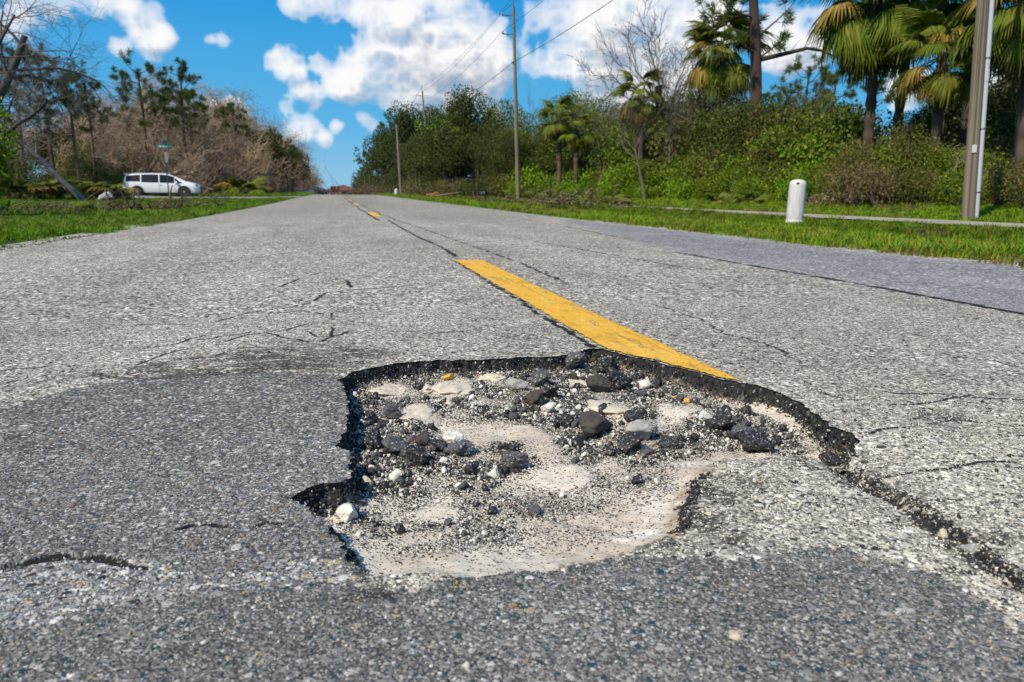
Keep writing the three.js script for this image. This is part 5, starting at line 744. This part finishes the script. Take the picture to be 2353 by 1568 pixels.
  for (const [vx, d, y, k, label] of [[60, 44, 92, 0, 'green pine behind the dark bare boughs at the upper left'], [130, 46, 110, 1, 'green pine, second from the left edge'], [185, 47, 150, 0, 'pine with open crown left of the two thin pines'], [225, 50, 172, 1, 'low pine at the right end of the left pine group'], [345, 62, 132, 0, 'pine rising highest over the stripped trees above the van'], [432, 64, 150, 1, 'thin tall pine right of the highest one over the stripped trees'], [395, 70, 190, 0, 'green pine between the two tall pines over the van'], [452, 74, 205, 1, 'pine at the right shoulder of the thin tall pine'], [520, 92, 240, 1, 'small flat-topped pine, left of the far pair'], [550, 96, 236, 1, 'small flat-topped pine, right of the far pair'], [640, 118, 300, 0, 'dark green pine at the far end of the stripped wood'], [662, 126, 318, 0, 'dark green pine leaning over the road end on the left']]) P(PINES[k], vx, d * 1.12, y, 11.8, label, 'pine tree');
  for (const [vx, d, s, label] of [[560, 64, 1.45, 'bright yellow green palmetto standing out at the far left wood edge'], [578, 68, 1.1, 'palmetto right beside the bright one at the far left wood edge'], [250, 40, 0.85, 'dark palmetto left of the white van'], [215, 40, 0.9, 'palmetto behind the leaning grey trunk'], [90, 36, 0.85, 'dark palmetto at the left under the boughs'], [130, 37, 0.9, 'palmetto under the boughs, second from the left'], [275, 55, 1.0, 'palmetto close behind the tail of the white van'], [30, 34, 0.8, 'palmetto nearest the left edge']]) { const [x, z] = onDepth(vx, d); put(PM[1], x, z, s, r() * 6, label, 'palmetto', null, 1.1); }
  P(STRIPPED.grey[1], 725, 190, 385, 9.6, 'small bare tree alone beside the road end on the left', 'tree');
  const b1 = plant('bare_tree', bareTree(81, { h: 11, rad: 0.24, kids: [9, 6, 6, 4], col: [0.085, 0.075, 0.07], lean: V3(0.35, 0, 0.1), lift: -0.012, spread: 1.0, start: 0.3 }), M2); { const [x, z] = onDepth(-95, 27); put(b1, x, z, 1.0, 0.2, 'large dark bare tree reaching in from the left edge', 'tree', null); const [x2, z2] = onDepth(-20, 31); put(b1, x2, z2, 0.9, 2.6, 'second dark bare tree at the left edge behind the large one', 'tree'); }
  const b2 = plant('bare_tree', bareTree(82, { h: 9, rad: 0.17, kids: [7, 6, 5, 4], col: [0.25, 0.23, 0.21], lean: V3(-0.85, 0, 0.1), lift: 0.07, spread: 0.9, start: 0.5, dead: 0.1 }), M2); { const [x, z] = onDepth(200, 36); put(b2, x, z, 0.95, 0, 'grey leaning trunk fallen against the wood left of the van', 'tree'); }
  { const [x, z] = onDepth(-62, 14); put(SH.green[1], x, z, 0.8, 1, 'blurred bright green bush cut by the left edge', 'shrub', null, 1.45); }
}

// ---------- poles and wires ----------
const woodTex = (() => { const W = 256, H = 1024, d = new Uint8Array(W * H * 4), h = new Uint8Array(W * H * 4); for (let j = 0; j < H; j++) for (let i = 0; i < W; i++) { const u = i / W, v = j / H, a = fbm2(u * 38, v * 5, 4), b = fbm2(u * 9 + 3, v * 2, 3), c = ss(0.62, 0.7, fbm2(u * 60, v * 3.5 + 8, 2)), k = (j * W + i) * 4, t = (0.7 + 0.6 * a) * (1 - 0.55 * c); d[k] = toS(lerp(0.19, 0.27, b) * t); d[k + 1] = toS(lerp(0.155, 0.225, b) * t); d[k + 2] = toS(lerp(0.105, 0.165, b) * t); d[k + 3] = 255; h[k] = h[k + 1] = h[k + 2] = Math.round(255 * clamp(a - 0.6 * c)); h[k + 3] = 255; } return { map: tex8(d, W, H, true), bump: tex8(h, W, H, false) }; })();
const poleMat = std({ map: woodTex.map, bumpMap: woodTex.bump, bumpScale: 0.008, roughness: 0.95 }), steel = std({ color: C(0.16, 0.17, 0.18), roughness: 0.5, metalness: 0.6 }), porcelain = std({ color: C(0.25, 0.27, 0.3), roughness: 0.4 }), pvc = std({ color: C(0.50, 0.53, 0.57), roughness: 0.45 });
const POLES = [[13.2, -13.36, 13.0, 0.128, [-0.75, 0], 'near wooden utility pole with a grey conduit on its right side'], [12.89, -52.45, 12.9, 0.155, [-0.35, 0], 'tall wooden utility pole rising over the right thicket'], [13.5, -106.8, 14.2, 0.16, [-0.9, 0], 'second wooden utility pole, leaning left behind the bushes'], [13.4, -205, 14, 0.17, [0, 0], 'far dark utility pole beside the far pines'], [13.3, -262, 13, 0.17, [0, 0], 'far thin utility pole, next after the far dark one'], [13.3, -330, 13, 0.17, [0, 0], 'tiny utility pole at the horizon, nearest of the tiny three'], [13.3, -400, 13, 0.17, [0, 0], 'tiny utility pole at the horizon, middle of the tiny three'], [13.3, -480, 13, 0.17, [0, 0], 'tiny utility pole at the horizon, last of the line']];
const tops = [];
POLES.forEach(([x, z, h, rad, lean, label], n) => {
  const t = group('utility_pole', x, landY(x, z), z), shaft = new THREE.CylinderGeometry(rad * 0.62, rad, h + 0.3, 20, 8); shaft.translate(0, h / 2 - 0.15, 0); mesh('shaft', shaft, poleMat, t); t.rotation.z = -Math.atan2(lean[0], h);
  const cap = new THREE.ConeGeometry(rad * 0.64, 0.1, 16); cap.translate(0, h + 0.05, 0); mesh('pole_cap', cap, steel, t);
  if (n < 3) {
    mesh('top_pin', new THREE.CylinderGeometry(0.035, 0.05, 0.7, 8).translate(0, h + 0.3, 0), steel, t);
    for (const y of [h - 0.55, h - 1.75]) { const b = mesh('bracket', join([new RoundedBoxGeometry(0.75, 0.07, 0.07, 2, 0.02).translate(-0.45, y, 0), new THREE.CylinderGeometry(0.012, 0.012, 0.5, 6).rotateZ(1.1).translate(-0.35, y - 0.14, 0)]), steel, t); mesh('insulator', new THREE.LatheGeometry([[0, 0], [0.05, 0], [0.085, 0.03], [0.05, 0.06], [0.08, 0.09], [0.045, 0.12], [0.06, 0.16], [0, 0.19]].map((p) => new THREE.Vector2(...p)), 12).translate(-0.8, y + 0.02, 0), porcelain, b); }
    mesh('cable_clamp', new RoundedBoxGeometry(0.16, 0.14, 0.16, 2, 0.02).translate(-rad * 0.8, h - 3.6, 0), steel, t);
  }
  if (n === 0) {
    const cx = rad + 0.035, pipe = mesh('conduit', join([new THREE.CylinderGeometry(0.05, 0.05, 4.9, 18).translate(cx, 2.3, 0.05), new THREE.CylinderGeometry(0.057, 0.057, 0.22, 18).translate(cx, 2.95, 0.05), new THREE.CylinderGeometry(0.044, 0.044, 5, 18).translate(cx - 0.01, 7.2, 0.05)]), pvc, t);
    for (const y of [0.6, 1.9, 3.3, 4.8, 6.2]) mesh('strap', new THREE.TorusGeometry(0.055, 0.008, 6, 20).rotateX(Math.PI / 2).scale(1, 1.8, 1).translate(cx, y, 0.05), steel, pipe);
    mesh('pole_tag', new RoundedBoxGeometry(0.09, 0.16, 0.012, 2, 0.004).rotateY(-0.5).translate(-0.07, 1.5, rad * 0.93), std({ color: C(0.55, 0.55, 0.52), roughness: 0.5 }), t);
    mesh('ground_wire', new THREE.CylinderGeometry(0.007, 0.007, 9, 5).translate(-rad * 0.55, 4.4, rad * 0.78), steel, t);
  }
  const q = t.rotation.z, at = (dx, y) => V3(x + dx * Math.cos(q) - y * Math.sin(q), landY(x, z) + y * Math.cos(q) + dx * Math.sin(q), z); tops.push([at(0, h + 0.64), at(-0.8, h - 0.36), at(-0.8, h - 1.56), at(-rad, h - 3.6)]);
});
{ // a shorter pole stands nearer the road
  const [x, z] = onDepth(921, 62), t = group('short_pole', x, landY(x, z), z), s = new THREE.CylinderGeometry(0.085, 0.125, 5.9, 14); s.translate(0, 2.8, 0); mesh('shaft', s, poleMat, t); mesh('pole_cap', new THREE.ConeGeometry(0.09, 0.08, 12).translate(0, 5.78, 0), steel, t); t.rotation.z = 0.035; tag(t, 'short weathered wooden pole close to the road left of the brush heap', 'utility pole');
}
scene.children.filter((o) => /^utility_pole/.test(o.name)).forEach((o, i) => tag(o, POLES[i][5], 'utility pole'));
{
  const behind = tops[0].map((p) => p.clone().add(V3(0, 0, 42))), cable = std({ color: C(0.03, 0.03, 0.032), roughness: 0.6 });
  ['topmost thin power line running from pole top to pole top', 'upper power line carried by the upper pole brackets', 'lower power line carried by the lower pole brackets', 'thick cable strung lowest along the wooden poles'].forEach((label, k) => {
    const P = [behind[k], ...tops.slice(0, 5).map((t) => t[k])], pts = [];
    for (let i = 0; i + 1 < P.length; i++) for (let q = 0; q < 14; q++) { const t = q / 14, p = P[i].clone().lerp(P[i + 1], t), L = P[i].distanceTo(P[i + 1]); p.y -= 4 * t * (1 - t) * L * (k === 3 ? 0.010 : 0.014); pts.push(p); }
    pts.push(P[P.length - 1]); const gb = new GB(); gb.tube(pts, pts.map(() => (k === 3 ? 0.018 : 0.011)), 5, [1, 1, 1]); tag(mesh('power_line', gb.build(), cable), label, 'power line');
  });
}

// ---------- white marker post, signs ----------
{
  const [x, z] = onDepth(1829, 13.3), t = group('marker_post', x, landY(x, z) - 0.02, z);
  const W = 256, d = new Uint8Array(W * W * 4); for (let j = 0; j < W; j++) for (let i = 0; i < W; i++) { const k = (j * W + i) * 4, u = i / W, v = j / W, dirt = ss(0.6, 0.78, fbm2(u * 14, v * 5, 4)) * 0.5 + ss(0.22, 0.0, v) * ss(0.42, 0.6, fbm2(u * 30, v * 22, 3)) * 0.5, mark = Math.exp(-(((u - 0.60) / 0.018) ** 2)) * ss(0.2, 0.26, v) * ss(0.72, 0.62, v) * ss(0.45, 0.55, fbm2(u * 40, v * 30, 3)); const w = lerp(0.66, 0.34, dirt) * (0.93 + 0.1 * hash2(i, j)) * (1 - 0.75 * mark); d[k] = toS(w); d[k + 1] = toS(w * 0.985); d[k + 2] = toS(w * 0.95); d[k + 3] = 255; }
  const m = std({ map: tex8(d, W, W, true), roughness: 0.55 });
  mesh('shell', new THREE.LatheGeometry([[0.146, 0.13], [0.146, 0.74], [0.14, 0.78], [0.128, 0.81], [0.10, 0.832], [0.05, 0.845], [0, 0.848]].map((p) => new THREE.Vector2(...p)), 32), m, t);
  mesh('base', new THREE.LatheGeometry([[0.15, -0.1], [0.15, 0.02], [0.157, 0.025], [0.157, 0.045], [0.15, 0.05], [0.15, 0.072], [0.157, 0.077], [0.157, 0.097], [0.15, 0.102], [0.15, 0.128], [0.13, 0.135]].map((p) => new THREE.Vector2(...p)), 32), m, t);
  mesh('latch', new RoundedBoxGeometry(0.05, 0.035, 0.02, 2, 0.006).rotateY(-0.55).translate(-0.078, 0.775, 0.115), std({ color: C(0.03, 0.03, 0.03) }), t);
  t.rotation.z = -0.03; tag(t, 'white plastic round-topped utility marker post on the right verge', 'marker post');
  const [x2, z2] = onDepth(910, 58), s = group('small_post', x2, landY(x2, z2), z2); mesh('shell', new THREE.LatheGeometry([[0.13, 0], [0.13, 0.5], [0.1, 0.58], [0, 0.6]].map((p) => new THREE.Vector2(...p)), 16), m, s); mesh('cap_ring', new THREE.TorusGeometry(0.132, 0.012, 6, 16).rotateX(Math.PI / 2).translate(0, 0.42, 0), m, s); tag(s, 'tiny white post beside the short weathered pole far down the road', 'marker post');
}
{
  const [x, z] = onDepth(387, 46.5), t = group('street_sign', x, landY(x, z), z), green = std({ color: C(0.01, 0.20, 0.13), roughness: 0.45 }), white = std({ color: C(0.7, 0.72, 0.7), roughness: 0.5 }), H = EYE + (447 - 346) * 46.5 / FPX - landY(x, z);
  mesh('sign_post', join([new RoundedBoxGeometry(0.06, H + 0.1, 0.012, 2, 0.004).translate(0, H / 2, 0), new RoundedBoxGeometry(0.012, H, 0.04, 2, 0.004).translate(-0.03, H / 2, 0.02), new RoundedBoxGeometry(0.012, H, 0.04, 2, 0.004).translate(0.03, H / 2, 0.02)]), steel, t);
  const a = mesh('sign_blade', new RoundedBoxGeometry(0.80, 0.23, 0.012, 3, 0.005).translate(0.02, H + 0.16, 0), green, t), b = mesh('sign_blade', new RoundedBoxGeometry(0.72, 0.23, 0.012, 3, 0.005).rotateY(1.25).translate(0.02, H + 0.41, 0), green, t);
  for (const [px, w] of [[-0.24, 0.16], [-0.05, 0.12], [0.13, 0.14], [0.28, 0.06]]) mesh('lettering', new RoundedBoxGeometry(w, 0.085, 0.005, 1, 0.002).translate(px, H + 0.16, 0.008), white, a);
  mesh('blade_bracket', new RoundedBoxGeometry(0.10, 0.06, 0.05, 2, 0.01).translate(0.02, H + 0.02, 0), steel, t); mesh('lower_plate', new RoundedBoxGeometry(0.17, 0.62, 0.012, 2, 0.005).translate(0.04, H - 0.48, 0.045), std({ color: C(0.35, 0.36, 0.37), roughness: 0.5 }), t);
  t.rotation.y = 0.2; tag(t, 'green street name sign on a thin grey post in front of the van', 'street sign');
}

// ---------- vehicles ----------
const paint = new THREE.MeshPhysicalMaterial({ color: C(0.80, 0.81, 0.82), roughness: 0.35, clearcoat: 0.6, clearcoatRoughness: 0.1 }), glass = std({ color: C(0.012, 0.014, 0.016), roughness: 0.08 }), black = std({ color: C(0.018, 0.018, 0.019), roughness: 0.7 }), alloy = std({ color: C(0.5, 0.51, 0.53), roughness: 0.35, metalness: 0.7 }), chrome = std({ color: C(0.6, 0.6, 0.62), roughness: 0.2, metalness: 0.9 }), redLamp = std({ color: C(0.55, 0.02, 0.015), roughness: 0.25 }), amberLamp = std({ color: C(0.7, 0.2, 0.03), roughness: 0.3 }), lampGlass = std({ color: C(0.12, 0.13, 0.15), roughness: 0.1 });
function minivan(name, len = 5.1, tall = 1.75) {
  const t = group(name), k = len / 5.1, kt = tall / 1.75, curve = (pts) => (x) => { for (let i = 0; i + 1 < pts.length; i++) if (x <= pts[i + 1][0]) { const u = clamp((x - pts[i][0]) / (pts[i + 1][0] - pts[i][0])); return lerp(pts[i][1], pts[i + 1][1], u); } return pts[pts.length - 1][1]; };
  const topC = curve([[-2.55, 0.98], [-2.5, 1.2], [-2.34, 1.58], [-2.2, 1.66], [-1.6, 1.735], [-0.6, 1.755], [0.1, 1.74], [0.55, 1.68], [0.9, 1.56], [1.3, 1.36], [1.62, 1.18], [1.72, 1.125], [2.1, 1.04], [2.35, 0.93], [2.48, 0.80], [2.55, 0.66]]), widC = curve([[-2.55, 0.84], [-2.4, 0.92], [-1.8, 0.975], [1.7, 0.975], [2.2, 0.93], [2.45, 0.80], [2.55, 0.66]]), lowC = curve([[-2.55, 0.42], [-2.45, 0.30], [-2, 0.24], [2, 0.22], [2.4, 0.24], [2.55, 0.34]]), beltC = curve([[-2.55, 1.04], [-1, 1.02], [1, 0.97], [1.75, 0.94], [2.55, 0.9]]);
  const sect = (x) => { const T = topC(x), w = widC(x), lo = lowC(x), b = Math.min(beltC(x), T - 0.07); return [[w * 0.90, lo], [w * 0.975, lo + 0.08], [w, Math.min(0.62, b - 0.1)], [w * 0.99, lerp(0.62, b, 0.6)], [w * 0.965, b], [lerp(w * 0.965, w * 0.80, 0.5), lerp(b, T - 0.06, 0.52)], [w * 0.80, T - 0.06], [w * 0.70, T - 0.018], [w * 0.4, T], [0, T + 0.006]]; };
  const xs = [-2.55, -2.5, -2.42, -2.34, ...span(-2.2, 2.2, 0.11), 2.3, 2.38, 2.45, 2.5, 2.55], gb = new GB(), prof = xs.map((x) => { const s = sect(x); return [...s, ...s.slice(0, -1).reverse().map(([z, y]) => [-z, y])]; }), m = prof[0].length;
  xs.forEach((x, i) => prof[i].forEach(([z, y]) => gb.v(x * k, y * kt, z, 0, 1, 0, [1, 1, 1])));
  for (let i = 0; i + 1 < xs.length; i++) for (let j = 0; j + 1 < m; j++) { const a = i * m + j, b = a + m; gb.i.push(a, b, a + 1, a + 1, b, b + 1); }
  for (const i of [0, xs.length - 1]) { const c = gb.v(xs[i] * k, 0.6 * kt, 0, 0, 1, 0, [1, 1, 1]); for (let j = 0; j + 1 < m; j++) gb.i.push(...(i ? [i * m + j, c, i * m + j + 1] : [j, j + 1, c])); }
  const g = gb.build(); g.computeVertexNormals(); mesh('body', g, paint, t);
  const pane = (x0, x1, s, lo = 0.1, hi = 0.93, cut = 0) => { const q = new GB(); span(x0, x1, 0.11).forEach((x, i) => { const p = sect(x), A = p[4], B = p[6], h2 = hi - cut * ss(x1 - 0.5, x1, x); [lo, (lo + h2) / 2, h2].forEach((u) => q.v(x * k, lerp(A[1], B[1], u) * kt, s * (lerp(A[0], B[0], u) + 0.009), 0, 0, s, [1, 1, 1])); if (i) for (let j = 0; j < 2; j++) { const a = (i - 1) * 3 + j, b = a + 3; q.i.push(a, b, a + 1, a + 1, b, b + 1); } }); const w = q.build(); w.computeVertexNormals(); return mesh('window', w, glass, t); };
  for (const s of [1, -1]) { pane(-2.30, -1.36, s, 0.14, 0.90); pane(-1.28, -0.16, s, 0.05, 0.93); pane(-0.08, 0.88, s, 0.05, 0.93); pane(0.92, 1.42, s, 0.06, 0.8, 0.5); }
  const ws = new GB(); span(0.6, 1.66, 0.08).forEach((x, i) => { const p = sect(x); [-1, -0.5, 0, 0.5, 1].forEach((u) => ws.v(x * k, (topC(x) + 0.012 - 0.03 * u * u) * kt, u * p[6][0] * 0.93, 0.5, 0.8, 0, [1, 1, 1])); if (i) for (let j = 0; j < 4; j++) { const a = (i - 1) * 5 + j, b = a + 5; ws.i.push(a, a + 1, b, a + 1, b + 1, b); } }); const wg = ws.build(); wg.computeVertexNormals(); mesh('windscreen', wg, glass, t);
  for (const x of [-1.60, 1.50]) for (const s of [1, -1]) {
    mesh('wheel_arch', new THREE.CylinderGeometry(0.44, 0.44, 0.30, 28).rotateX(Math.PI / 2).translate(x * k, 0.37, s * 0.838), black, t);
    const w = mesh('wheel', new THREE.TorusGeometry(0.275, 0.085, 10, 28).scale(1, 1, 1.15).translate(x * k, 0.36, s * 0.90), black, t), rim0 = [new THREE.CylinderGeometry(0.075, 0.075, 0.05, 14).rotateX(Math.PI / 2).translate(x * k, 0.36, s * 0.965), new THREE.TorusGeometry(0.235, 0.022, 6, 24).translate(x * k, 0.36, s * 0.955)];
    for (let q = 0; q < 5; q++) rim0.push(new THREE.BoxGeometry(0.075, 0.22, 0.03).translate(0, 0.13, 0).rotateZ(q * 1.2566).translate(x * k, 0.36, s * 0.955)); mesh('rim', join(rim0), alloy, w);
  }
  const bar = (n, mat, w, h, dz, x, y, z, par = t) => mesh(n, new RoundedBoxGeometry(w, h, dz, 2, Math.min(w, h, dz) * 0.3).translate(x * k, y * kt, z), mat, par);
  for (const s of [1, -1]) { bar('mirror', paint, 0.2, 0.15, 0.2, 1.02, 1.06, s * 1.06); bar('headlight', lampGlass, 0.42, 0.14, 0.2, 2.2, 0.86, s * 0.80).rotation.y = s * 0.02; bar('indicator', amberLamp, 0.12, 0.09, 0.12, 2.38, 0.84, s * 0.72); bar('tail_light', redLamp, 0.12, 0.22, 0.30, -2.46, 0.98, s * 0.74); bar('fog_light', lampGlass, 0.16, 0.1, 0.16, 2.4, 0.45, s * 0.66); bar('roof_rail', chrome, 2.5, 0.035, 0.035, -0.8, 1.765, s * 0.72); bar('door_seam', black, 0.012, 0.62, 0.012, -0.12, 0.68, s * 0.974); bar('door_seam', black, 0.012, 0.62, 0.012, 0.93, 0.66, s * 0.974); bar('door_handle', chrome, 0.17, 0.03, 0.03, 0.02, 0.86, s * 0.975); bar('sill', black, 2.3, 0.07, 0.05, -0.05, 0.25, s * 0.925); }
  bar('grille', black, 0.06, 0.2, 0.9, 2.53, 0.66, 0); bar('bumper', black, 0.1, 0.14, 1.3, 2.47, 0.36, 0); bar('spoiler', paint, 0.3, 0.05, 1.3, -2.3, 1.67, 0);
  return t;
}
{
  const v = minivan('minivan'), [x, z] = onDepth(377, 54); v.position.set(x, landY(x, z) + 0.03, z); v.rotation.y = 0.02; v.scale.set(1, 0.94, 1); tag(v, 'white minivan parked broadside on the grass at the left wood edge', 'minivan');
  const c = copyOf(v); c.name = numbered('white_car'); { const [a, b] = onDepth(694, 232); c.position.set(a, landY(a, b), b); c.rotation.y = Math.PI; c.scale.set(0.9, 1, 1); } tag(c, 'small far white car by the left trees near the road end', 'car');
  const c2 = copyOf(v); c2.name = numbered('white_car'); { const [a, b] = onDepth(707, 240); c2.position.set(a, landY(a, b), b); c2.rotation.y = 2.2; c2.scale.set(0.9, 1.02, 1); } tag(c2, 'second small far white car half hidden behind the first', 'car');
  const t = group('truck'), [tx, tz] = onDepth(769, 205); t.position.set(tx, crest(tz), tz);
  const body = std({ color: C(0.06, 0.02, 0.018), roughness: 0.5 });
  mesh('box', new RoundedBoxGeometry(2.2, 1.7, 4.2, 3, 0.06).translate(0, 1.5, 0), body, t); mesh('cab', new RoundedBoxGeometry(1.9, 1.2, 1.6, 3, 0.15).translate(0, 1.2, -2.9), body, t); mesh('bumper', new RoundedBoxGeometry(2.0, 0.18, 0.15, 2, 0.03).translate(0, 0.55, 2.15), steel, t);
  for (const s of [-1, 1]) { mesh('tail_light', new RoundedBoxGeometry(0.28, 0.34, 0.08, 2, 0.03).translate(s * 0.85, 0.95, 2.12), redLamp, t); for (const q of [-2.6, 1.2]) mesh('wheel', new THREE.CylinderGeometry(0.42, 0.42, 0.3, 18).rotateZ(Math.PI / 2).translate(s * 0.85, 0.42, q), black, t); }
  mesh('beacon', new THREE.SphereGeometry(0.2, 12, 8).translate(0.5, 1.75, 2.12), std({ color: C(0.85, 0.4, 0.05), roughness: 0.3 }), t);
  tag(t, 'far dark red truck on the road at the horizon', 'truck');
}
function house(name, w, d, h, wallC, roofC) { const t = group(name), wm = std({ color: wallC }), rm = std({ color: roofC }); mesh('wall', new THREE.BoxGeometry(w, h, d).translate(0, h / 2, 0), wm, t); const s = new THREE.Shape([[-w / 2 - 0.4, 0], [w / 2 + 0.4, 0], [0, w * 0.16]].map((p) => new THREE.Vector2(...p))), rg = new THREE.ExtrudeGeometry(s, { depth: d + 0.8, bevelEnabled: false }).translate(0, 0, -d / 2 - 0.4); mesh('roof', rg.rotateY(0).translate(0, h + 0.002, 0), rm, t); for (const q of [-0.3, 0.02, 0.32]) mesh('window', new THREE.BoxGeometry(w * 0.14, h * 0.4, 0.08).translate(q * w, h * 0.55, d / 2), glass, t); mesh('door', new THREE.BoxGeometry(w * 0.1, h * 0.72, 0.07).translate(w * 0.17, h * 0.37, d / 2 + 0.01), black, t); return t; }
{ const a = house('low_house', 16, 9, 2.3, C(0.3, 0.26, 0.22), C(0.30, 0.13, 0.09)), [x, z] = onDepth(783, 335); a.position.set(x + 1, landY(x, z) - 0.3, z); tag(a, 'far low house with a reddish roof closing the road end', 'house'); const b = house('grey_house', 9, 8, 1.9, C(0.28, 0.29, 0.3), C(0.16, 0.17, 0.19)), [x2, z2] = onDepth(738, 300); b.position.set(x2 - 1, landY(x2, z2) - 0.2, z2); tag(b, 'far grey house left of the reddish roof', 'house'); }

// ---------- storm debris ----------
function debris(seed, w, h, n, leafCols, nl, col = [0.10, 0.065, 0.045], frond = 0) {
  const r = rng(seed), t = group('brush_pile');
  for (let k = 0; k < 3; k++) { const st = new GB(); for (let i = 0; i < n / 3; i++) { const p = V3((r() - 0.5) * w, h * (0.05 + 0.5 * r()), (r() - 0.5) * w * 0.45), d = V3(r() - 0.5, (r() - 0.42) * 0.7, (r() - 0.5) * 0.6).normalize(), L = w * (0.12 + 0.25 * r()), f = 0.6 + 0.9 * r(), b = limb(st, r, p, d, L, 0.012 + 0.03 * r() * r(), 5, { seg: 5, wander: 0.25, lift: -0.03, col: [col[0] * f, col[1] * f, col[2] * f] }); for (let q = 0; q < 4; q++) { const a = along(b.pts, 0.2 + 0.78 * r()); limb(st, r, a.p, away(r, a.d, 0.8), L * 0.4, 0.006, 3, { seg: 3, wander: 0.35, col: [col[0] * f * 1.2, col[1] * f * 1.2, col[2] * f * 1.2] }); } } mesh('branches', st.build(), barkMat, t); }
  if (nl) { const f = new GB(), lobes = []; for (let i = 0; i < 7; i++) lobes.push([(r() - 0.5) * w * 0.8, h * 0.3, (r() - 0.5) * w * 0.3, w * 0.16, h * 0.5, w * 0.14]); leafMass(f, r, lobes, nl * 1.8, 0.09, leafCols, { droop: 0.4 }); mesh('dead_leaves', f.flat(), dryMat, t); }
  for (let i = 0; i < frond; i++) { const m = mesh('frond', i % 3 === 2 ? DEADFAN[0] : FANS[i % 3], leafMat, t); m.rotation.set(0, 4 + 1.7 * r(), 0.2 + 0.35 * r(), 'YXZ'); m.position.set((r() - 0.5) * w * 0.5, 0.15 + 0.2 * r(), (r() - 0.5) * 0.4); m.scale.setScalar(0.3); }
  return t;
}
{
  const D = (t, vx, d, label, cat = 'brush pile') => { const [x, z] = onDepth(vx, d); t.position.set(x, landY(x, z), z); t.scale.set(1.0, x < 0 ? 0.7 : 1.0, 1.0); tag(t, label, cat); };
  const RB = [[0.17, 0.085, 0.05], [0.13, 0.07, 0.04], [0.2, 0.12, 0.07]];
  D(debris(1, 3.2, 0.35, 14, RB, 700), 170, 18.5, 'heap of reddish pine straw on the left grass'); D(debris(2, 1.7, 0.5, 16, OLIVE, 160, undefined, 7), 218, 17.5, 'pile of drooping palm fronds on the left grass'); D(debris(3, 2.0, 0.42, 34, RB, 160, [0.075, 0.042, 0.028]), 318, 18, 'pile of dark broken logs with a standing stub, below the van tail'); D(debris(4, 2.0, 0.5, 30, RB, 220, [0.085, 0.05, 0.032]), 412, 19.5, 'dark brush pile on the left grass below the van front'); D(debris(5, 1.2, 0.18, 8, RB, 100), 520, 22, 'small scrap of brush at the right end of the left debris'); D(debris(6, 1.0, 0.5, 14, BROWNISH, 260, [0.14, 0.11, 0.09]), 18, 14, 'grey brown tuft of debris at the left edge of the picture'); D(debris(7, 3.2, 0.5, 24, RB, 240), 500, 40, 'dark brush heap close to the front wheel of the van'); D(debris(12, 3, 0.25, 10, BROWNISH, 260), 130, 26, 'flat brown litter patch far back on the left grass');
  D(debris(8, 2.5, 0.42, 34, OLIVE, 200, [0.10, 0.062, 0.045]), 1165, 27, 'low pile of brown branches on the right verge below the tall pole'); D(debris(9, 2.9, 0.9, 44, OLIVE, 420, [0.11, 0.07, 0.048]), 1310, 22.5, 'tall tangled brush pile on the right verge with olive leaves'); D(debris(10, 4.6, 1.7, 40, OLIVE, 380, [0.13, 0.085, 0.06]), 985, 56, 'large brush heap with a torn orange limb by the short pole'); D(debris(11, 10, 1.3, 50, RB, 200, [0.11, 0.085, 0.07]), 870, 74, 'long brown heap of cut branches far along the right verge'); D(debris(13, 2.2, 0.7, 12, BROWNISH, 420), 1885, 24, 'rusty leaf heap at the thicket foot right of the marker post'); D(debris(14, 1.6, 0.2, 8, RB, 110), 2075, 21, 'scatter of pale sticks at the thicket foot left of the near pole');
  { const [x, z] = onDepth(1008, 54), q = new GB(), r = rng(4); limb(q, r, V3(-0.9, 0.25, 0), V3(1, 0.22, 0).normalize(), 0.9, 0.10, 8, { seg: 4, wander: 0.05, col: [0.36, 0.15, 0.06] }); limb(q, r, V3(-0.7, 0.2, 0.2), V3(1, 0.05, 0.1).normalize(), 2.2, 0.1, 8, { seg: 4, wander: 0.08, col: [0.2, 0.13, 0.09] }); const g = q.build(), o = mesh('torn_limb', g, barkMat); o.position.set(x, landY(x, z), z); tag(o, 'torn limb with fresh orange wood lying on the large brush heap', 'branch'); }
  { const q = new GB(), r = rng(9); for (const [a, b, c] of [[-0.3, 0.75, 0], [0.1, 0.5, 0.1], [0.35, 0.62, -0.1]]) limb(q, r, V3(a * 0.4, 0, c), V3(a, b, c).normalize(), b, 0.035, 6, { seg: 5, wander: 0.15, col: [0.1, 0.085, 0.07] }); const g = q.build(); [[303, 18.3, 'forked stub sticking up from the dark log pile'], [395, 19.7, 'crooked branch arching over the brush below the van front']].forEach(([vx, d, l]) => { const o = mesh('broken_branch', g, barkMat), [x, z] = onDepth(vx, d); o.position.set(x, landY(x, z), z); o.rotation.y = vx; tag(o, l, 'branch'); }); }
  { const [x, z] = onDepth(240, 37), o = mesh('pale_boulder', rockGeo(1234, 6, [0.4, 0.28, 0.35], 5, 0.1, [0.5, 0.5, 0.48], 0), rockMat); o.position.set(x, landY(x, z) + 0.18, z); tag(o, 'pale grey boulder on the grass left of the van', 'boulder'); }
}
renderer.render(scene, camera);
